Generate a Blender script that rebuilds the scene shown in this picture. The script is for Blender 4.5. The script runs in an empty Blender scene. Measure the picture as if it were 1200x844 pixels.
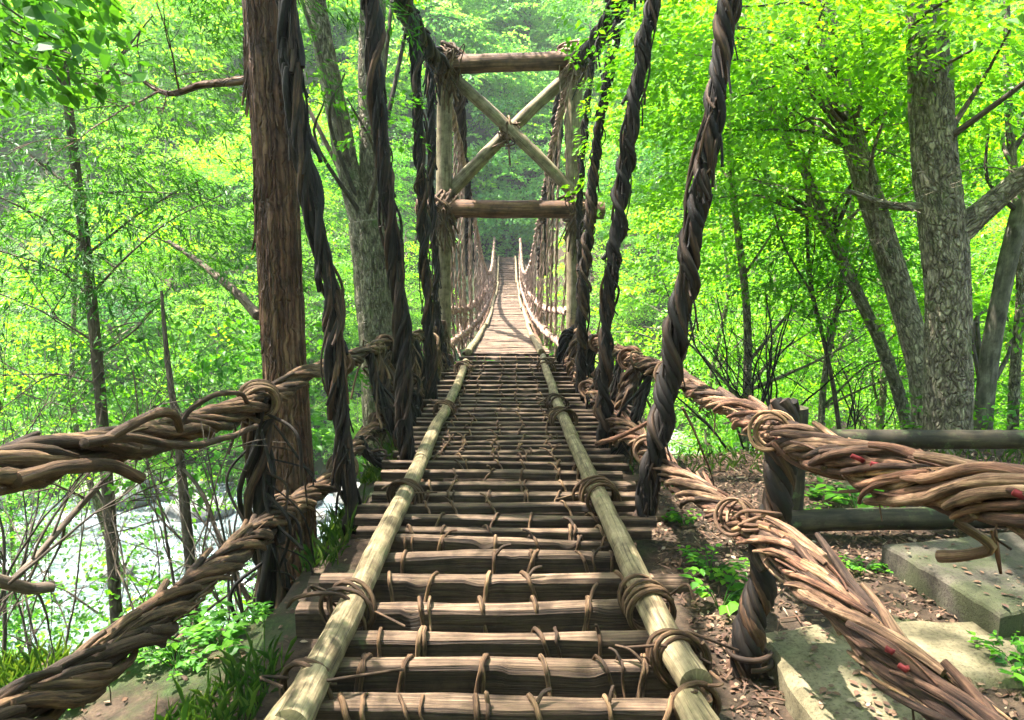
import bpy, math, random
import numpy as np
from mathutils import Vector

random.seed(7)
RNG = np.random.default_rng(11)
SC = bpy.context.scene
COL = SC.collection
R = math.radians

# ------------------------------------------------------------------ camera
W0, H0, F0 = 1200.0, 844.0, 867.0
TH = math.atan((422 - 290) / F0)
cam_d = bpy.data.cameras.new('camera')
cam_d.sensor_width = 36.0
cam_d.lens = F0 / W0 * 36.0
cam_d.clip_start = 0.05
cam_d.clip_end = 1000
cam = bpy.data.objects.new('camera', cam_d)
COL.objects.link(cam)
cam.location = (0, 0, 0)
cam.rotation_euler = (math.pi / 2 - TH, 0, 0)
SC.camera = cam

# ------------------------------------------------------------------ light
SUN_EL, SUN_AZ = R(68), R(-70)      # azimuth measured from +Y, negative = to the left
SUN_DIR = Vector((math.sin(SUN_AZ) * math.cos(SUN_EL), math.cos(SUN_AZ) * math.cos(SUN_EL), math.sin(SUN_EL)))
world = bpy.data.worlds.new('World')
SC.world = world
world.use_nodes = True
wn = world.node_tree
sky = wn.nodes.new('ShaderNodeTexSky')
sky.sky_type = 'NISHITA'
sky.sun_disc = False
sky.sun_elevation = SUN_EL
sky.sun_rotation = SUN_AZ
sky.dust_density = 3.0
sky.air_density = 1.2
wn.links.new(sky.outputs[0], wn.nodes['Background'].inputs[0])
wn.nodes['Background'].inputs[1].default_value = 0.11
sun_d = bpy.data.lights.new('sun', 'SUN')
sun_d.energy = 5.0
sun_d.angle = R(0.6)
sun_d.color = (1.0, 0.95, 0.86)
sun = bpy.data.objects.new('sun', sun_d)
COL.objects.link(sun)
sun.rotation_euler = SUN_DIR.to_track_quat('Z', 'Y').to_euler()

SC.view_settings.view_transform = 'Standard'
SC.view_settings.look = 'None'
SC.view_settings.gamma = 1.0
SC.view_settings.use_curve_mapping = False
HAZE = .0008
SC.view_settings.exposure = 2.9
cy = SC.cycles
cy.max_bounces = 7
cy.diffuse_bounces = 4
cy.glossy_bounces = 2
cy.transmission_bounces = 5
cy.transparent_max_bounces = 4
cy.caustics_reflective = False
cy.caustics_refractive = False
cy.use_denoising = True
cy.use_adaptive_sampling = True
cy.adaptive_threshold = 0.02
cy.sample_clamp_indirect = 6.0

# ------------------------------------------------------------------ measuring helpers
CT, ST = math.cos(TH), math.sin(TH)
def P(px, py, Y):
    u = (px - 600) / F0; v = (422 - py) / F0
    s = Y / (CT + v * ST)
    return np.array([s * u, Y, s * (v * CT - ST)])
def slope(py):
    v = (422 - py) / F0
    return (v * CT - ST) / (CT + v * ST)
def path_px(pts):
    return np.array([P(*p) for p in pts])

_dk = np.array([(-1, -1.47), (2.2, -1.5), (5, -1.53), (8, -1.58), (11, -1.62), (13, -1.70), (15.4, -1.80), (18, -1.88), (22, -1.94), (28, -1.95), (32, -1.88), (35.6, -1.70), (37.5, -1.25), (39.5, -.62), (42, -.5)])
def deckz(Y):
    a = np.interp(Y, _dk[:, 0], _dk[:, 1])
    for d in (.4, .8):
        a = a + np.interp(np.asarray(Y) - d, _dk[:, 0], _dk[:, 1]) + np.interp(np.asarray(Y) + d, _dk[:, 0], _dk[:, 1])
    return a / 5
def deckx(Y): return -.03 - .0055 * np.asarray(Y)
def on_deck(py, h=0.0):
    s = slope(py); lo, hi = 1.2, 13.0
    for _ in range(50):
        m = (lo + hi) / 2
        if s * m > deckz(m) + h: lo = m
        else: hi = m
    return lo

# noise ---------------------------------------------------------------
def _hash(ix, iy, iz, seed):
    h = (ix * 374761393 + iy * 668265263 + iz * 2147483647 + seed * 144665) & 0xffffffff
    h = ((h ^ (h >> 13)) * 1274126177) & 0xffffffff
    h = h ^ (h >> 16)
    return (h & 0xffff) / 65535.0
def vnoise(p, seed=0):
    p = np.asarray(p, float)
    i = np.floor(p).astype(np.int64); f = p - i
    f = f * f * (3 - 2 * f)
    out = 0
    for dx in (0, 1):
        for dy in (0, 1):
            for dz in (0, 1):
                w = (f[..., 0] if dx else 1 - f[..., 0]) * (f[..., 1] if dy else 1 - f[..., 1]) * (f[..., 2] if dz else 1 - f[..., 2])
                out = out + w * _hash(i[..., 0] + dx, i[..., 1] + dy, i[..., 2] + dz, seed)
    return out * 2 - 1
def fbm(p, oct=4, seed=0):
    p = np.asarray(p, float); a = 0; w = .5
    for o in range(oct):
        a = a + w * vnoise(p * (2 ** o), seed + o); w *= .5
    return a

def smooth_path(pts, step):
    pts = np.asarray(pts, float)
    if len(pts) < 3:
        n = max(2, int(np.linalg.norm(pts[-1] - pts[0]) / step) + 1)
        t = np.linspace(0, 1, n)[:, None]
        return pts[0] * (1 - t) + pts[-1] * t
    q = np.vstack([2 * pts[0] - pts[1], pts, 2 * pts[-1] - pts[-2]])
    out = []
    for i in range(1, len(q) - 2):
        p0, p1, p2, p3 = q[i - 1:i + 3]
        n = max(2, int(np.linalg.norm(p2 - p1) / step) + 1)
        t = np.linspace(0, 1, n, endpoint=False)[:, None]
        out.append(.5 * (2 * p1 + (p2 - p0) * t + (2 * p0 - 5 * p1 + 4 * p2 - p3) * t ** 2 + (3 * p1 - p0 - 3 * p2 + p3) * t ** 3))
    out.append(q[-2][None])
    return np.vstack(out)

def frames(path):
    t = np.gradient(path, axis=0)
    t /= np.maximum(np.linalg.norm(t, axis=1, keepdims=True), 1e-9)
    ref = np.array([0, 0, 1.0]) if abs(t[0][2]) < .85 else np.array([1.0, 0, 0])
    n = np.zeros_like(path)
    v = ref - t[0] * ref.dot(t[0]); v /= np.linalg.norm(v); n[0] = v
    for i in range(1, len(path)):
        v = n[i - 1] - t[i] * n[i - 1].dot(t[i])
        l = np.linalg.norm(v)
        n[i] = v / l if l > 1e-6 else n[i - 1]
    return t, n, np.cross(t, n)

class MB:
    """collects faces and becomes ONE mesh object"""
    def __init__(self):
        self.v = []; self.f = []; self.uv = []; self.t = []; self.m = []; self.n = 0
    def add(self, verts, faces, uv=None, tint=0.5, mi=0):
        verts = np.asarray(verts, np.float32).reshape(-1, 3); faces = np.asarray(faces, np.int64)
        if uv is None: uv = np.zeros((faces.size, 2), np.float32)
        self.v.append(verts); self.f.append(faces + self.n); self.uv.append(np.asarray(uv, np.float32).reshape(-1, 2))
        self.t.append(np.broadcast_to(np.asarray(tint, np.float32), (len(verts),)).copy()); self.m.append(mi)
        self.n += len(verts)
    def merge(self, o):
        self.v += o.v; self.f += [f + self.n for f in o.f]; self.uv += o.uv; self.t += o.t; self.m += o.m; self.n += o.n
    def build(self, name, mats, parent=None, smooth=True):
        me = bpy.data.meshes.new(name)
        V = np.vstack(self.v); nl = sum(f.size for f in self.f); nf = sum(len(f) for f in self.f)
        me.vertices.add(len(V)); me.vertices.foreach_set('co', V.ravel())
        me.loops.add(nl); me.loops.foreach_set('vertex_index', np.concatenate([f.ravel() for f in self.f]).astype(np.int32))
        tot = np.concatenate([np.full(len(f), f.shape[1], np.int32) for f in self.f])
        me.polygons.add(nf)
        me.polygons.foreach_set('loop_start', np.concatenate([[0], np.cumsum(tot)[:-1]]).astype(np.int32))
        me.polygons.foreach_set('loop_total', tot)
        me.polygons.foreach_set('use_smooth', np.full(nf, smooth))
        if not isinstance(mats, (list, tuple)): mats = [mats]
        for m in mats: me.materials.append(m)
        if len(mats) > 1:
            me.polygons.foreach_set('material_index', np.concatenate([np.full(len(f), mi, np.int32) for f, mi in zip(self.f, self.m)]))
        uvl = me.uv_layers.new(name='UVMap'); uvl.data.foreach_set('uv', np.vstack(self.uv).ravel())
        a = me.attributes.new('tint', 'FLOAT', 'POINT'); a.data.foreach_set('value', np.concatenate(self.t))
        me.update(); me.validate()
        o = bpy.data.objects.new(name, me); COL.objects.link(o)
        if parent is not None:
            o.parent = parent
            o.location = Vector((0, 0, 0)) - parent.location
        return o

def tube(mb, path, rad, sides=8, tint=.5, disp=None, cap=True, mi=0, uvs=1.0, flat=None):
    """swept tube; rad scalar or per point; disp(points, angle, s)->radial multiplier"""
    path = np.asarray(path, float); n = len(path)
    rad = np.broadcast_to(np.asarray(rad, float), (n,))
    t, a, b = frames(path)
    s = np.concatenate([[0], np.cumsum(np.linalg.norm(np.diff(path, axis=0), axis=1))])
    ang = np.linspace(0, 2 * math.pi, sides, endpoint=False)
    ca, sa = np.cos(ang), np.sin(ang)
    dirs = a[:, None, :] * ca[None, :, None] + b[:, None, :] * sa[None, :, None]
    rr = np.broadcast_to(rad[:, None], (n, sides)).copy()
    if flat is not None: rr *= (1 - flat * np.abs(sa)[None, :])
    pts = path[:, None, :] + dirs * rr[:, :, None]
    if disp is not None:
        rr = rr * disp(pts, ang[None, :], s[:, None])
        pts = path[:, None, :] + dirs * rr[:, :, None]
    V = pts.reshape(-1, 3)
    i = np.arange(n - 1)[:, None] * sides; j = np.arange(sides)[None, :]; j2 = (j + 1) % sides
    Fq = np.stack([i + j, i + j2, i + sides + j2, i + sides + j], -1).reshape(-1, 4)
    circ = 2 * math.pi * rad.mean() * uvs
    u0 = (j / sides * circ) + 0 * i; u1 = ((j + 1) / sides * circ) + 0 * i
    off = random.random() * 50
    s0 = s[:-1][:, None] + 0 * j + off; s1 = s[1:][:, None] + 0 * j + off
    uv = np.stack([np.stack([u0, s0], -1), np.stack([u1, s0], -1), np.stack([u1, s1], -1), np.stack([u0, s1], -1)], 2).reshape(-1, 2)
    mb.add(V, Fq, uv, tint, mi)
    if cap:
        for k, end in ((0, path[0] - t[0] * rad[0] * .25), (n - 1, path[-1] + t[-1] * rad[-1] * .25)):
            ring = pts[k]
            cv = np.vstack([ring, end[None]])
            jj = np.arange(sides); jn = (jj + 1) % sides
            f = np.stack([jn, jj, np.full(sides, sides)], -1) if k == 0 else np.stack([jj, jn, np.full(sides, sides)], -1)
            mb.add(cv, f, np.random.rand(f.size, 2) * .02 + off, tint, mi)

def wobble(path, amp, freq=1.0, seed=0):
    q = np.asarray(path, float)
    return q + amp * np.stack([vnoise(q * freq + 11.3, seed + k) for k in range(3)], -1)

def strand_rope(mb, path, Rr, n=8, rs=.02, pitch=.6, step=.035, sides=6, seed=0, loose=.35, seg=(0.8, 2.2), tint=(0, 1), ends=.5, core=True, hand=1, dens=None):
    """a rope of twisted woody vines: every strand comes and goes, some ends stick out"""
    rnd = random.Random(seed)
    path = smooth_path(path, step)
    t, a, b = frames(path)
    s = np.concatenate([[0], np.cumsum(np.linalg.norm(np.diff(path, axis=0), axis=1))]); L = s[-1]
    if core:
        tube(mb, wobble(path, Rr * .25, 3, seed)[::2], Rr * .62, max(6, sides), tint[0] * .7 + .05, cap=True)
    for k in range(n):
        ph = 2 * math.pi * k / n + rnd.uniform(-.3, .3)
        s0 = -rnd.uniform(0, seg[0])
        while s0 < L:
            ln = rnd.uniform(*seg); s1 = min(s0 + ln, L)
            m = (s >= max(s0, 0)) & (s <= s1)
            if m.sum() > 4:
                ss = s[m]; idx = np.where(m)[0]
                r0 = rs * rnd.uniform(.65, 1.35)
                q = np.stack([ss * 2.1, np.full_like(ss, k * 3.7 + seed), np.full_like(ss, s0)], -1)
                off = Rr * (.72 + loose * .6 * vnoise(q, seed) + loose * rnd.uniform(-.2, .5))
                an = ph + hand * 2 * math.pi * ss / pitch + .9 * loose * vnoise(q * 1.7, seed + 5)
                e = np.ones_like(ss)
                if s1 < L:
                    u = np.clip((s1 - ss) / .12, 0, 1); e *= .55 + .45 * u
                    if rnd.random() < ends: off = off + (1 - np.clip((s1 - ss) / .22, 0, 1)) ** 1.5 * rnd.uniform(.02, .07) * (Rr / .07)
                if s0 > 0: e *= .6 + .4 * np.clip((ss - s0) / .1, 0, 1)
                pp = path[idx] + a[idx] * (off * np.cos(an))[:, None] + b[idx] * (off * np.sin(an))[:, None]
                rr = r0 * e * (1 + .16 * vnoise(pp * 14, seed + k) + .14 * vnoise(pp * 38, seed + k + 3))
                tube(mb, pp, rr, sides, rnd.uniform(*tint))
            if s1 >= L: break
            ph += rnd.uniform(-.5, .5)
            s0 = s1 - rnd.uniform(0, .15)

def coil(mb, c, axis, Rr, r, turns=3, width=.06, sides=6, seed=0, tint=(0.3, 1), squash=1.0, jit=.15, nseg=22):
    rnd = random.Random(seed)
    ax = Vector(axis).normalized(); u = ax.orthogonal().normalized(); w = ax.cross(u)
    th = np.linspace(0, 2 * math.pi * turns, int(nseg * turns)) + rnd.random() * 6
    q = np.stack([th * .6, np.full_like(th, seed * 1.3), th * 0], -1)
    rr = Rr * (1 + jit * vnoise(q, seed))
    al = np.linspace(-width / 2, width / 2, len(th)) + jit * width * vnoise(q + 9, seed)
    u, w, ax = np.array(u), np.array(w), np.array(ax)
    p = np.asarray(c) + u * (rr * np.cos(th))[:, None] + w * (rr * np.sin(th) * squash)[:, None] + ax * al[:, None]
    tube(mb, p, r * (1 + .15 * vnoise(p * 20, seed)), sides, rnd.uniform(*tint))

def twigs(mb, base, d, length, r, depth=3, rnd=random, gravity=-.05, sides=5, tint=.4, kids=(2, 4), wob=.35, tips=None):
    """a branching twig"""
    n = max(5, int(length / .06)) if length < 2 else max(8, int(length / .12))
    p = [np.array(base, float)]; d = np.array(d, float); d /= np.linalg.norm(d)
    for i in range(n):
        d = d + np.array([rnd.uniform(-1, 1), rnd.uniform(-1, 1), rnd.uniform(-1, 1)]) * wob * .35 + np.array([0, 0, gravity]) * .3
        d /= np.linalg.norm(d)
        p.append(p[-1] + d * length / n)
    p = np.array(p)
    tube(mb, p, np.linspace(r, max(r * .3, .0015), len(p)), sides, tint, cap=False)
    if tips is not None: tips.append((p[-1], d.copy()))
    if depth > 0:
        for k in range(rnd.randint(*kids)):
            i = rnd.randint(int(n * .25), n - 1)
            dd = p[i + 1] - p[i]; dd /= np.linalg.norm(dd)
            side = np.array([rnd.uniform(-1, 1), rnd.uniform(-1, 1), rnd.uniform(-.5, .8)])
            nd = dd + side * .9
            twigs(mb, p[i], nd, length * rnd.uniform(.35, .65), max(r * (1 - .6 * i / n) * .55, .002), depth - 1, rnd, gravity, max(4, sides - 1), tint, kids, wob, tips)

# ------------------------------------------------------------------ tagging
def tag(o, label=None, cat=None, group=None, kind=None):
    if label: o['label'] = label
    if cat: o['category'] = cat
    if group: o['group'] = group
    if kind: o['kind'] = kind
    return o
def empty(name, loc, label, cat, group=None):
    o = bpy.data.objects.new(name, None); COL.objects.link(o)
    o.location = Vector([float(c) for c in loc]); o.empty_display_size = .1
    tag(o, label, cat, group)
    return o
def copy_tree(o, loc, rz=0, sc=1.0, label=None):
    c = o.copy(); COL.objects.link(c); c.location = loc; c.rotation_euler = (0, 0, rz); c.scale = (sc, sc, sc)
    if label: c['label'] = label
    for ch in [x for x in SC.objects if x.parent == o]:
        d = ch.copy(); COL.objects.link(d); d.parent = c
    return c

# ------------------------------------------------------------------ materials
def new_mat(name):
    m = bpy.data.materials.new(name); m.use_nodes = True
    nt = m.node_tree; b = nt.nodes['Principled BSDF']
    b.inputs['Specular IOR Level'].default_value = .3
    return m, nt, b
def N(nt, t, **kw):
    n = nt.nodes.new(t)
    for k, v in kw.items(): setattr(n, k, v)
    return n
def ramp(nt, fac, stops):
    r = nt.nodes.new('ShaderNodeValToRGB')
    e = r.color_ramp.elements
    while len(e) > 1: e.remove(e[-1])
    e[0].position = stops[0][0]; e[0].color = (*stops[0][1], 1)
    for p, c in stops[1:]:
        x = e.new(p); x.color = (*c, 1)
    nt.links.new(fac, r.inputs[0])
    return r.outputs[0]
def mixc(nt, fac, a, b, mode='MIX'):
    m = nt.nodes.new('ShaderNodeMix'); m.data_type = 'RGBA'; m.blend_type = mode
    for s, v in ((0, fac), (6, a), (7, b)):
        if hasattr(v, 'links'): nt.links.new(v, m.inputs[s])
        elif s == 0: m.inputs[0].default_value = v
        else: m.inputs[s].default_value = (*v, 1)
    return m.outputs[2]
def noise(nt, vec, scale, detail=6, rough=.6, dist=0):
    n = nt.nodes.new('ShaderNodeTexNoise'); n.inputs['Scale'].default_value = scale
    n.inputs['Detail'].default_value = detail; n.inputs['Roughness'].default_value = rough; n.inputs['Distortion'].default_value = dist
    nt.links.new(vec, n.inputs['Vector'])
    return n.outputs[0]
def mapping(nt, vec, scale, loc=(0, 0, 0)):
    m = nt.nodes.new('ShaderNodeMapping'); m.inputs['Scale'].default_value = scale; m.inputs['Location'].default_value = loc
    nt.links.new(vec, m.inputs[0]); return m.outputs[0]
def bump(nt, b, h, strength, dist=.01):
    n = nt.nodes.new('ShaderNodeBump'); n.inputs['Strength'].default_value = strength; n.inputs['Distance'].default_value = dist
    nt.links.new(h, n.inputs['Height']); nt.links.new(n.outputs[0], b.inputs['Normal'])
def uvtint(nt):
    uv = nt.nodes.new('ShaderNodeTexCoord').outputs['UV']
    at = nt.nodes.new('ShaderNodeAttribute'); at.attribute_name = 'tint'
    return uv, at.outputs['Fac']

def wood_mat(name, dark, mid, light, tints, grain=(60, 5), rough=.75, moss=None, bstr=.5, bdist=.006, crack=.55, plates=None):
    """fibres run along the tube (UV v); per-strand colour by tint; plates = voronoi bark plates (u, v scale)"""
    m, nt, b = new_mat(name)
    uv, ti = uvtint(nt)
    obj = N(nt, 'ShaderNodeTexCoord').outputs['Object']
    v = mapping(nt, uv, (grain[0], grain[1], 1))
    f = noise(nt, v, 1.0, 8, .65, .4)
    c = ramp(nt, f, [(.25, dark), (.48, mid), (.72, light)])
    c = mixc(nt, .85, c, ramp(nt, ti, tints), 'MULTIPLY')
    f2 = noise(nt, mapping(nt, uv, (grain[0] * 3.1, grain[1] * 1.6, 1), (7, 3, 0)), 1.0, 5, .7, .2)
    c = mixc(nt, crack, c, ramp(nt, f2, [(.36, (.12, .10, .09)), (.46, (.85, .83, .8)), (.62, (1.15, 1.15, 1.12))]), 'MULTIPLY')
    pn = noise(nt, obj, 9.0, 6, .65)
    c = mixc(nt, 1.0, c, ramp(nt, pn, [(.35, (.5, .46, .43)), (.5, (.95, .95, .93)), (.66, (1.3, 1.3, 1.3))]), 'MULTIPLY')
    add = nt.nodes.new('ShaderNodeMath'); add.operation = 'ADD'; nt.links.new(f, add.inputs[0])
    m2 = nt.nodes.new('ShaderNodeMath'); m2.operation = 'MULTIPLY'; m2.inputs[1].default_value = .5; nt.links.new(f2, m2.inputs[0]); nt.links.new(m2.outputs[0], add.inputs[1])
    h = add.outputs[0]
    if plates:
        wv = nt.nodes.new('ShaderNodeTexNoise'); wv.inputs['Scale'].default_value = 9; wv.inputs['Detail'].default_value = 3; nt.links.new(uv, wv.inputs['Vector'])
        vm = nt.nodes.new('ShaderNodeVectorMath'); vm.operation = 'MULTIPLY_ADD'; vm.inputs[1].default_value = (.09, .2, 0); nt.links.new(wv.outputs['Color'], vm.inputs[0]); nt.links.new(uv, vm.inputs[2])
        vo = nt.nodes.new('ShaderNodeTexVoronoi'); vo.feature = 'DISTANCE_TO_EDGE'; vo.inputs['Scale'].default_value = 1
        nt.links.new(mapping(nt, vm.outputs[0], (plates[0], plates[1], 1)), vo.inputs['Vector'])
        pr = ramp(nt, vo.outputs[0], [(.0, (.2, .2, .2)), (.08, (.6, .6, .6)), (.2, (1, 1, 1))])
        c = mixc(nt, .45, c, pr, 'MULTIPLY')
        ad = nt.nodes.new('ShaderNodeMath'); ad.operation = 'MULTIPLY_ADD'; ad.inputs[1].default_value = 1.6; nt.links.new(pr, ad.inputs[0]); nt.links.new(h, ad.inputs[2]); h = ad.outputs[0]
    if moss:
        mn = noise(nt, obj, moss[1], 6, .7)
        c = mixc(nt, ramp(nt, mn, [(moss[2], (0, 0, 0)), (moss[2] + .12, (1, 1, 1))]), c, moss[0])
    nt.links.new(c, b.inputs['Base Color'])
    b.inputs['Roughness'].default_value = rough
    bump(nt, b, h, bstr, bdist)
    return m

WHITE = [(0, (1, 1, 1)), (1, (1, 1, 1))]
M = {}
M['rail_vine'] = wood_mat('rail_vine', (0.01672, 0.008892, 0.004986), (0.0836, 0.04788, 0.02617), (0.2432, 0.1607, 0.0966),
    [(0, (.22, .19, .17)), (.3, (.5, .42, .36)), (.55, (.9, .75, .62)), (.8, (1.15, 1.1, 1.0)), (1, (1.6, 1.5, 1.3))], (50, 4), bstr=1.0, bdist=.012, crack=.95)
M['rail_vine_pale'] = wood_mat('rail_vine_pale', (0.02205, 0.01104, 0.007095), (0.1359, 0.07935, 0.05192), (0.43, 0.2915, 0.197),
    [(0, (.12, .09, .085)), (.25, (.4, .28, .25)), (.45, (.95, .66, .55)), (.65, (1.0, .9, .82)), (.85, (1.35, 1.28, 1.15)), (1, (1.6, 1.45, 1.05))], (50, 4), bstr=1.0, bdist=.012, crack=.95)
M['hanger_vine'] = wood_mat('hanger_vine', (0.001944, 0.001224, 0.00072), (0.008424, 0.004896, 0.00288), (0.0324, 0.0205, 0.01267),
    [(0, (.6, .5, .5)), (.5, (.9, .8, .8)), (.7, (1.3, 1.2, 1.15)), (.9, (4.5, 3.6, 3.0)), (1, (6.5, 5.2, 4.3))], (60, 5))
M['net_vine'] = wood_mat('net_vine', (0.05, 0.03, 0.022), (0.2, 0.14, 0.11), (0.45, 0.37, 0.31),
    [(0, (.5, .4, .36)), (.5, (.9, .7, .62)), (1, (1.3, 1.2, 1.15))], (60, 5))
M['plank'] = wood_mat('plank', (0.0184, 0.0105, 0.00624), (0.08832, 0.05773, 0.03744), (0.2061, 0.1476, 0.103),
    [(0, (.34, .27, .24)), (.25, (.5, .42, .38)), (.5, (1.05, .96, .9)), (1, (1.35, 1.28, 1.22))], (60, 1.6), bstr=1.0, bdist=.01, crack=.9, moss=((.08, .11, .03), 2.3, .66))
M['pole'] = wood_mat('pole', (.07, .05, .027), (.21, .165, .095), (.34, .285, .18), [(0, (.8, .78, .75)), (1, (1.15, 1.1, 1.05))], (34, 2.0), crack=.8, bstr=.9, bdist=.01, moss=((.13, .15, .06), 7.0, .60))
M['tower_pale'] = wood_mat('tower_pale', (0.075, 0.0525, 0.03375), (0.195, 0.15, 0.0975), (0.3, 0.255, 0.1875), [(0, (.8, .78, .7)), (1, (1.15, 1.1, 1.0))], (24, 2), moss=((.2, .24, .08), 3.0, .62))
M['tower_brown'] = wood_mat('tower_brown', (0.01781, 0.00765, 0.0036), (0.09975, 0.04462, 0.0216), (0.2565, 0.1403, 0.075), [(0, (.8, .8, .8)), (1, (1.1, 1.1, 1.1))], (34, 1.6), bstr=.9)
M['fence_log'] = wood_mat('fence_log', (0.0072, 0.005573, 0.003024), (0.0252, 0.01858, 0.01008), (0.0648, 0.04954, 0.02772), [(0, (.9, .9, .9)), (1, (1.1, 1.1, 1.1))], (20, 3), moss=((.07, .1, .035), 8, .56))
M['cedar_bark'] = wood_mat('cedar_bark', (0.02025, 0.00819, 0.00432), (0.108, 0.0468, 0.02592), (0.297, 0.1814, 0.1134), [(0, (1.0, .8, .7)), (1, (1.05, 1.12, 1.0))], (38, 1.1), bstr=1.0, bdist=.02, crack=.8, plates=(30, 2.2))
M['grey_bark'] = wood_mat('grey_bark', (0.065, 0.052, 0.0351), (0.247, 0.2015, 0.143), (0.598, 0.507, 0.377), [(0, (.8, .8, .75)), (1, (1.15, 1.15, 1.1))], (26, 9), bstr=1.0, bdist=.025, plates=(34, 11), moss=((.14, .17, .06), 3.2, .58))
M['twig'] = wood_mat('twig', (0.0225, 0.015, 0.012), (0.0675, 0.04875, 0.0375), (0.15, 0.12, 0.0975), [(0, (.7, .7, .7)), (1, (1.6, 1.45, 1.3))], (60, 8))
M['far_bark'] = wood_mat('far_bark', (0.0375, 0.03375, 0.02625), (0.09, 0.07875, 0.06), (0.195, 0.1725, 0.135), [(0, (.7, .7, .7)), (1, (1.3, 1.3, 1.2))], (12, 4))

def leaf_mat(name, stops, trans=.55, tmul=1.7, hue=None):
    m, nt, b = new_mat(name)
    uv, ti = uvtint(nt)
    c = ramp(nt, ti, stops)
    n2 = noise(nt, N(nt, 'ShaderNodeTexCoord').outputs['Object'], .35, 3, .6)
    c = mixc(nt, 1.0, c, ramp(nt, n2, [(.35, (.7, .86, .9)), (.65, (1.25, 1.1, .8))]), 'MULTIPLY')
    d = N(nt, 'ShaderNodeBsdfDiffuse'); nt.links.new(c, d.inputs[0])
    t = N(nt, 'ShaderNodeBsdfTranslucent')
    tc = mixc(nt, 1.0, c, (tmul, tmul, tmul * .4), 'MULTIPLY'); nt.links.new(tc, t.inputs[0])
    g = N(nt, 'ShaderNodeBsdfGlossy'); g.inputs['Roughness'].default_value = .45; g.inputs[0].default_value = (.8, .9, .8, 1)
    a = N(nt, 'ShaderNodeMixShader'); a.inputs[0].default_value = trans
    nt.links.new(d.outputs[0], a.inputs[1]); nt.links.new(t.outputs[0], a.inputs[2])
    a2 = N(nt, 'ShaderNodeMixShader'); a2.inputs[0].default_value = .02
    nt.links.new(a.outputs[0], a2.inputs[1]); nt.links.new(g.outputs[0], a2.inputs[2])
    nt.links.new(a2.outputs[0], nt.nodes['Material Output'].inputs[0])
    return m
M['leaf_lime'] = leaf_mat('leaf_lime', [(0, (.05, .15, .010)), (.5, (.13, .30, .014)), (1, (.23, .44, .015))], .6, 1.8)
M['leaf_mid'] = leaf_mat('leaf_mid', [(0, (.025, .10, .010)), (.5, (.07, .22, .014)), (1, (.15, .35, .018))], .55, 1.8)
M['leaf_dark'] = leaf_mat('leaf_dark', [(0, (.015, .055, .010)), (.5, (.035, .12, .014)), (1, (.07, .2, .02))], .5, 1.7)
M['leaf_cool'] = leaf_mat('leaf_cool', [(0, (.05, .16, .05)), (.5, (.13, .31, .08)), (1, (.24, .44, .11))], .6, 1.9)  # blue green of far trees, with distance haze put into the colour
M['grass'] = leaf_mat('grass', [(0, (.03, .07, .015)), (.5, (.06, .13, .02)), (1, (.14, .2, .04))], .4, 1.5)
def litter_mat():
    m, nt, b = new_mat('leaf_litter')
    uv, ti = uvtint(nt)
    c = ramp(nt, ti, [(0, (.05, .025, .016)), (.4, (.08, .04, .023)), (.75, (.13, .072, .042)), (.94, (.2, .135, .085)), (1, (.27, .21, .14))])
    nt.links.new(c, b.inputs['Base Color']); b.inputs['Roughness'].default_value = .7
    return m
M['leaf_litter'] = litter_mat()
def ground_mat():
    m, nt, b = new_mat('forest_soil')
    co = N(nt, 'ShaderNodeTexCoord').outputs['Object']
    n1 = noise(nt, co, 14, 8, .7); n2 = noise(nt, co, 1.1, 6, .65); n3 = noise(nt, co, 60, 4, .7)
    c = ramp(nt, n1, [(.3, (.012, .008, .005)), (.5, (.04, .025, .015)), (.7, (.085, .055, .034))])
    c2 = ramp(nt, n3, [(.3, (.01, .018, .005)), (.7, (.04, .06, .014))])
    sx = N(nt, 'ShaderNodeSeparateXYZ'); nt.links.new(co, sx.inputs[0])
    mr = N(nt, 'ShaderNodeMapRange'); nt.links.new(sx.outputs[0], mr.inputs[0]); mr.inputs[1].default_value = -2.0; mr.inputs[2].default_value = -.9; mr.inputs[3].default_value = .16; mr.inputs[4].default_value = 0
    am = N(nt, 'ShaderNodeMath'); am.operation = 'ADD'; nt.links.new(mr.outputs[0], am.inputs[0]); nt.links.new(n2, am.inputs[1])
    mk = ramp(nt, am.outputs[0], [(.56, (0, 0, 0)), (.66, (1, 1, 1))])
    c = mixc(nt, mk, c, c2)
    nt.links.new(c, b.inputs['Base Color']); b.inputs['Roughness'].default_value = .95
    bump(nt, b, n1, .8, .03)
    return m
M['soil'] = ground_mat()
def stone_mat(name, c0, c1, c2, sc=7, mossk=.62):
    m, nt, b = new_mat(name)
    co = N(nt, 'ShaderNodeTexCoord').outputs['Object']
    n1 = noise(nt, co, sc, 9, .7); n2 = noise(nt, co, sc * 9, 4, .7); n3 = noise(nt, co, sc * .5, 5, .6)
    c = ramp(nt, n1, [(.3, c0), (.5, c1), (.72, c2)])
    c = mixc(nt, .35, c, ramp(nt, n2, [(.3, (.4, .4, .38)), (.7, (1, 1, 1))]), 'MULTIPLY')
    mk = ramp(nt, n3, [(mossk, (0, 0, 0)), (mossk + .1, (1, 1, 1))])
    c = mixc(nt, mk, c, (.05, .052, .025))
    nt.links.new(c, b.inputs['Base Color']); b.inputs['Roughness'].default_value = .9
    pit = noise(nt, co, sc * 16, 5, .8)
    c2 = mixc(nt, .8, c, ramp(nt, pit, [(.36, (.35, .32, .28)), (.46, (1, 1, 1)), (.7, (1.15, 1.15, 1.12))]), 'MULTIPLY')
    nt.links.new(c2, b.inputs['Base Color'])
    bump(nt, b, pit, .9, .008)
    return m
M['concrete'] = stone_mat('concrete', (.026, .02, .014), (.072, .06, .044), (.14, .12, .092), 5, .5)
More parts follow.
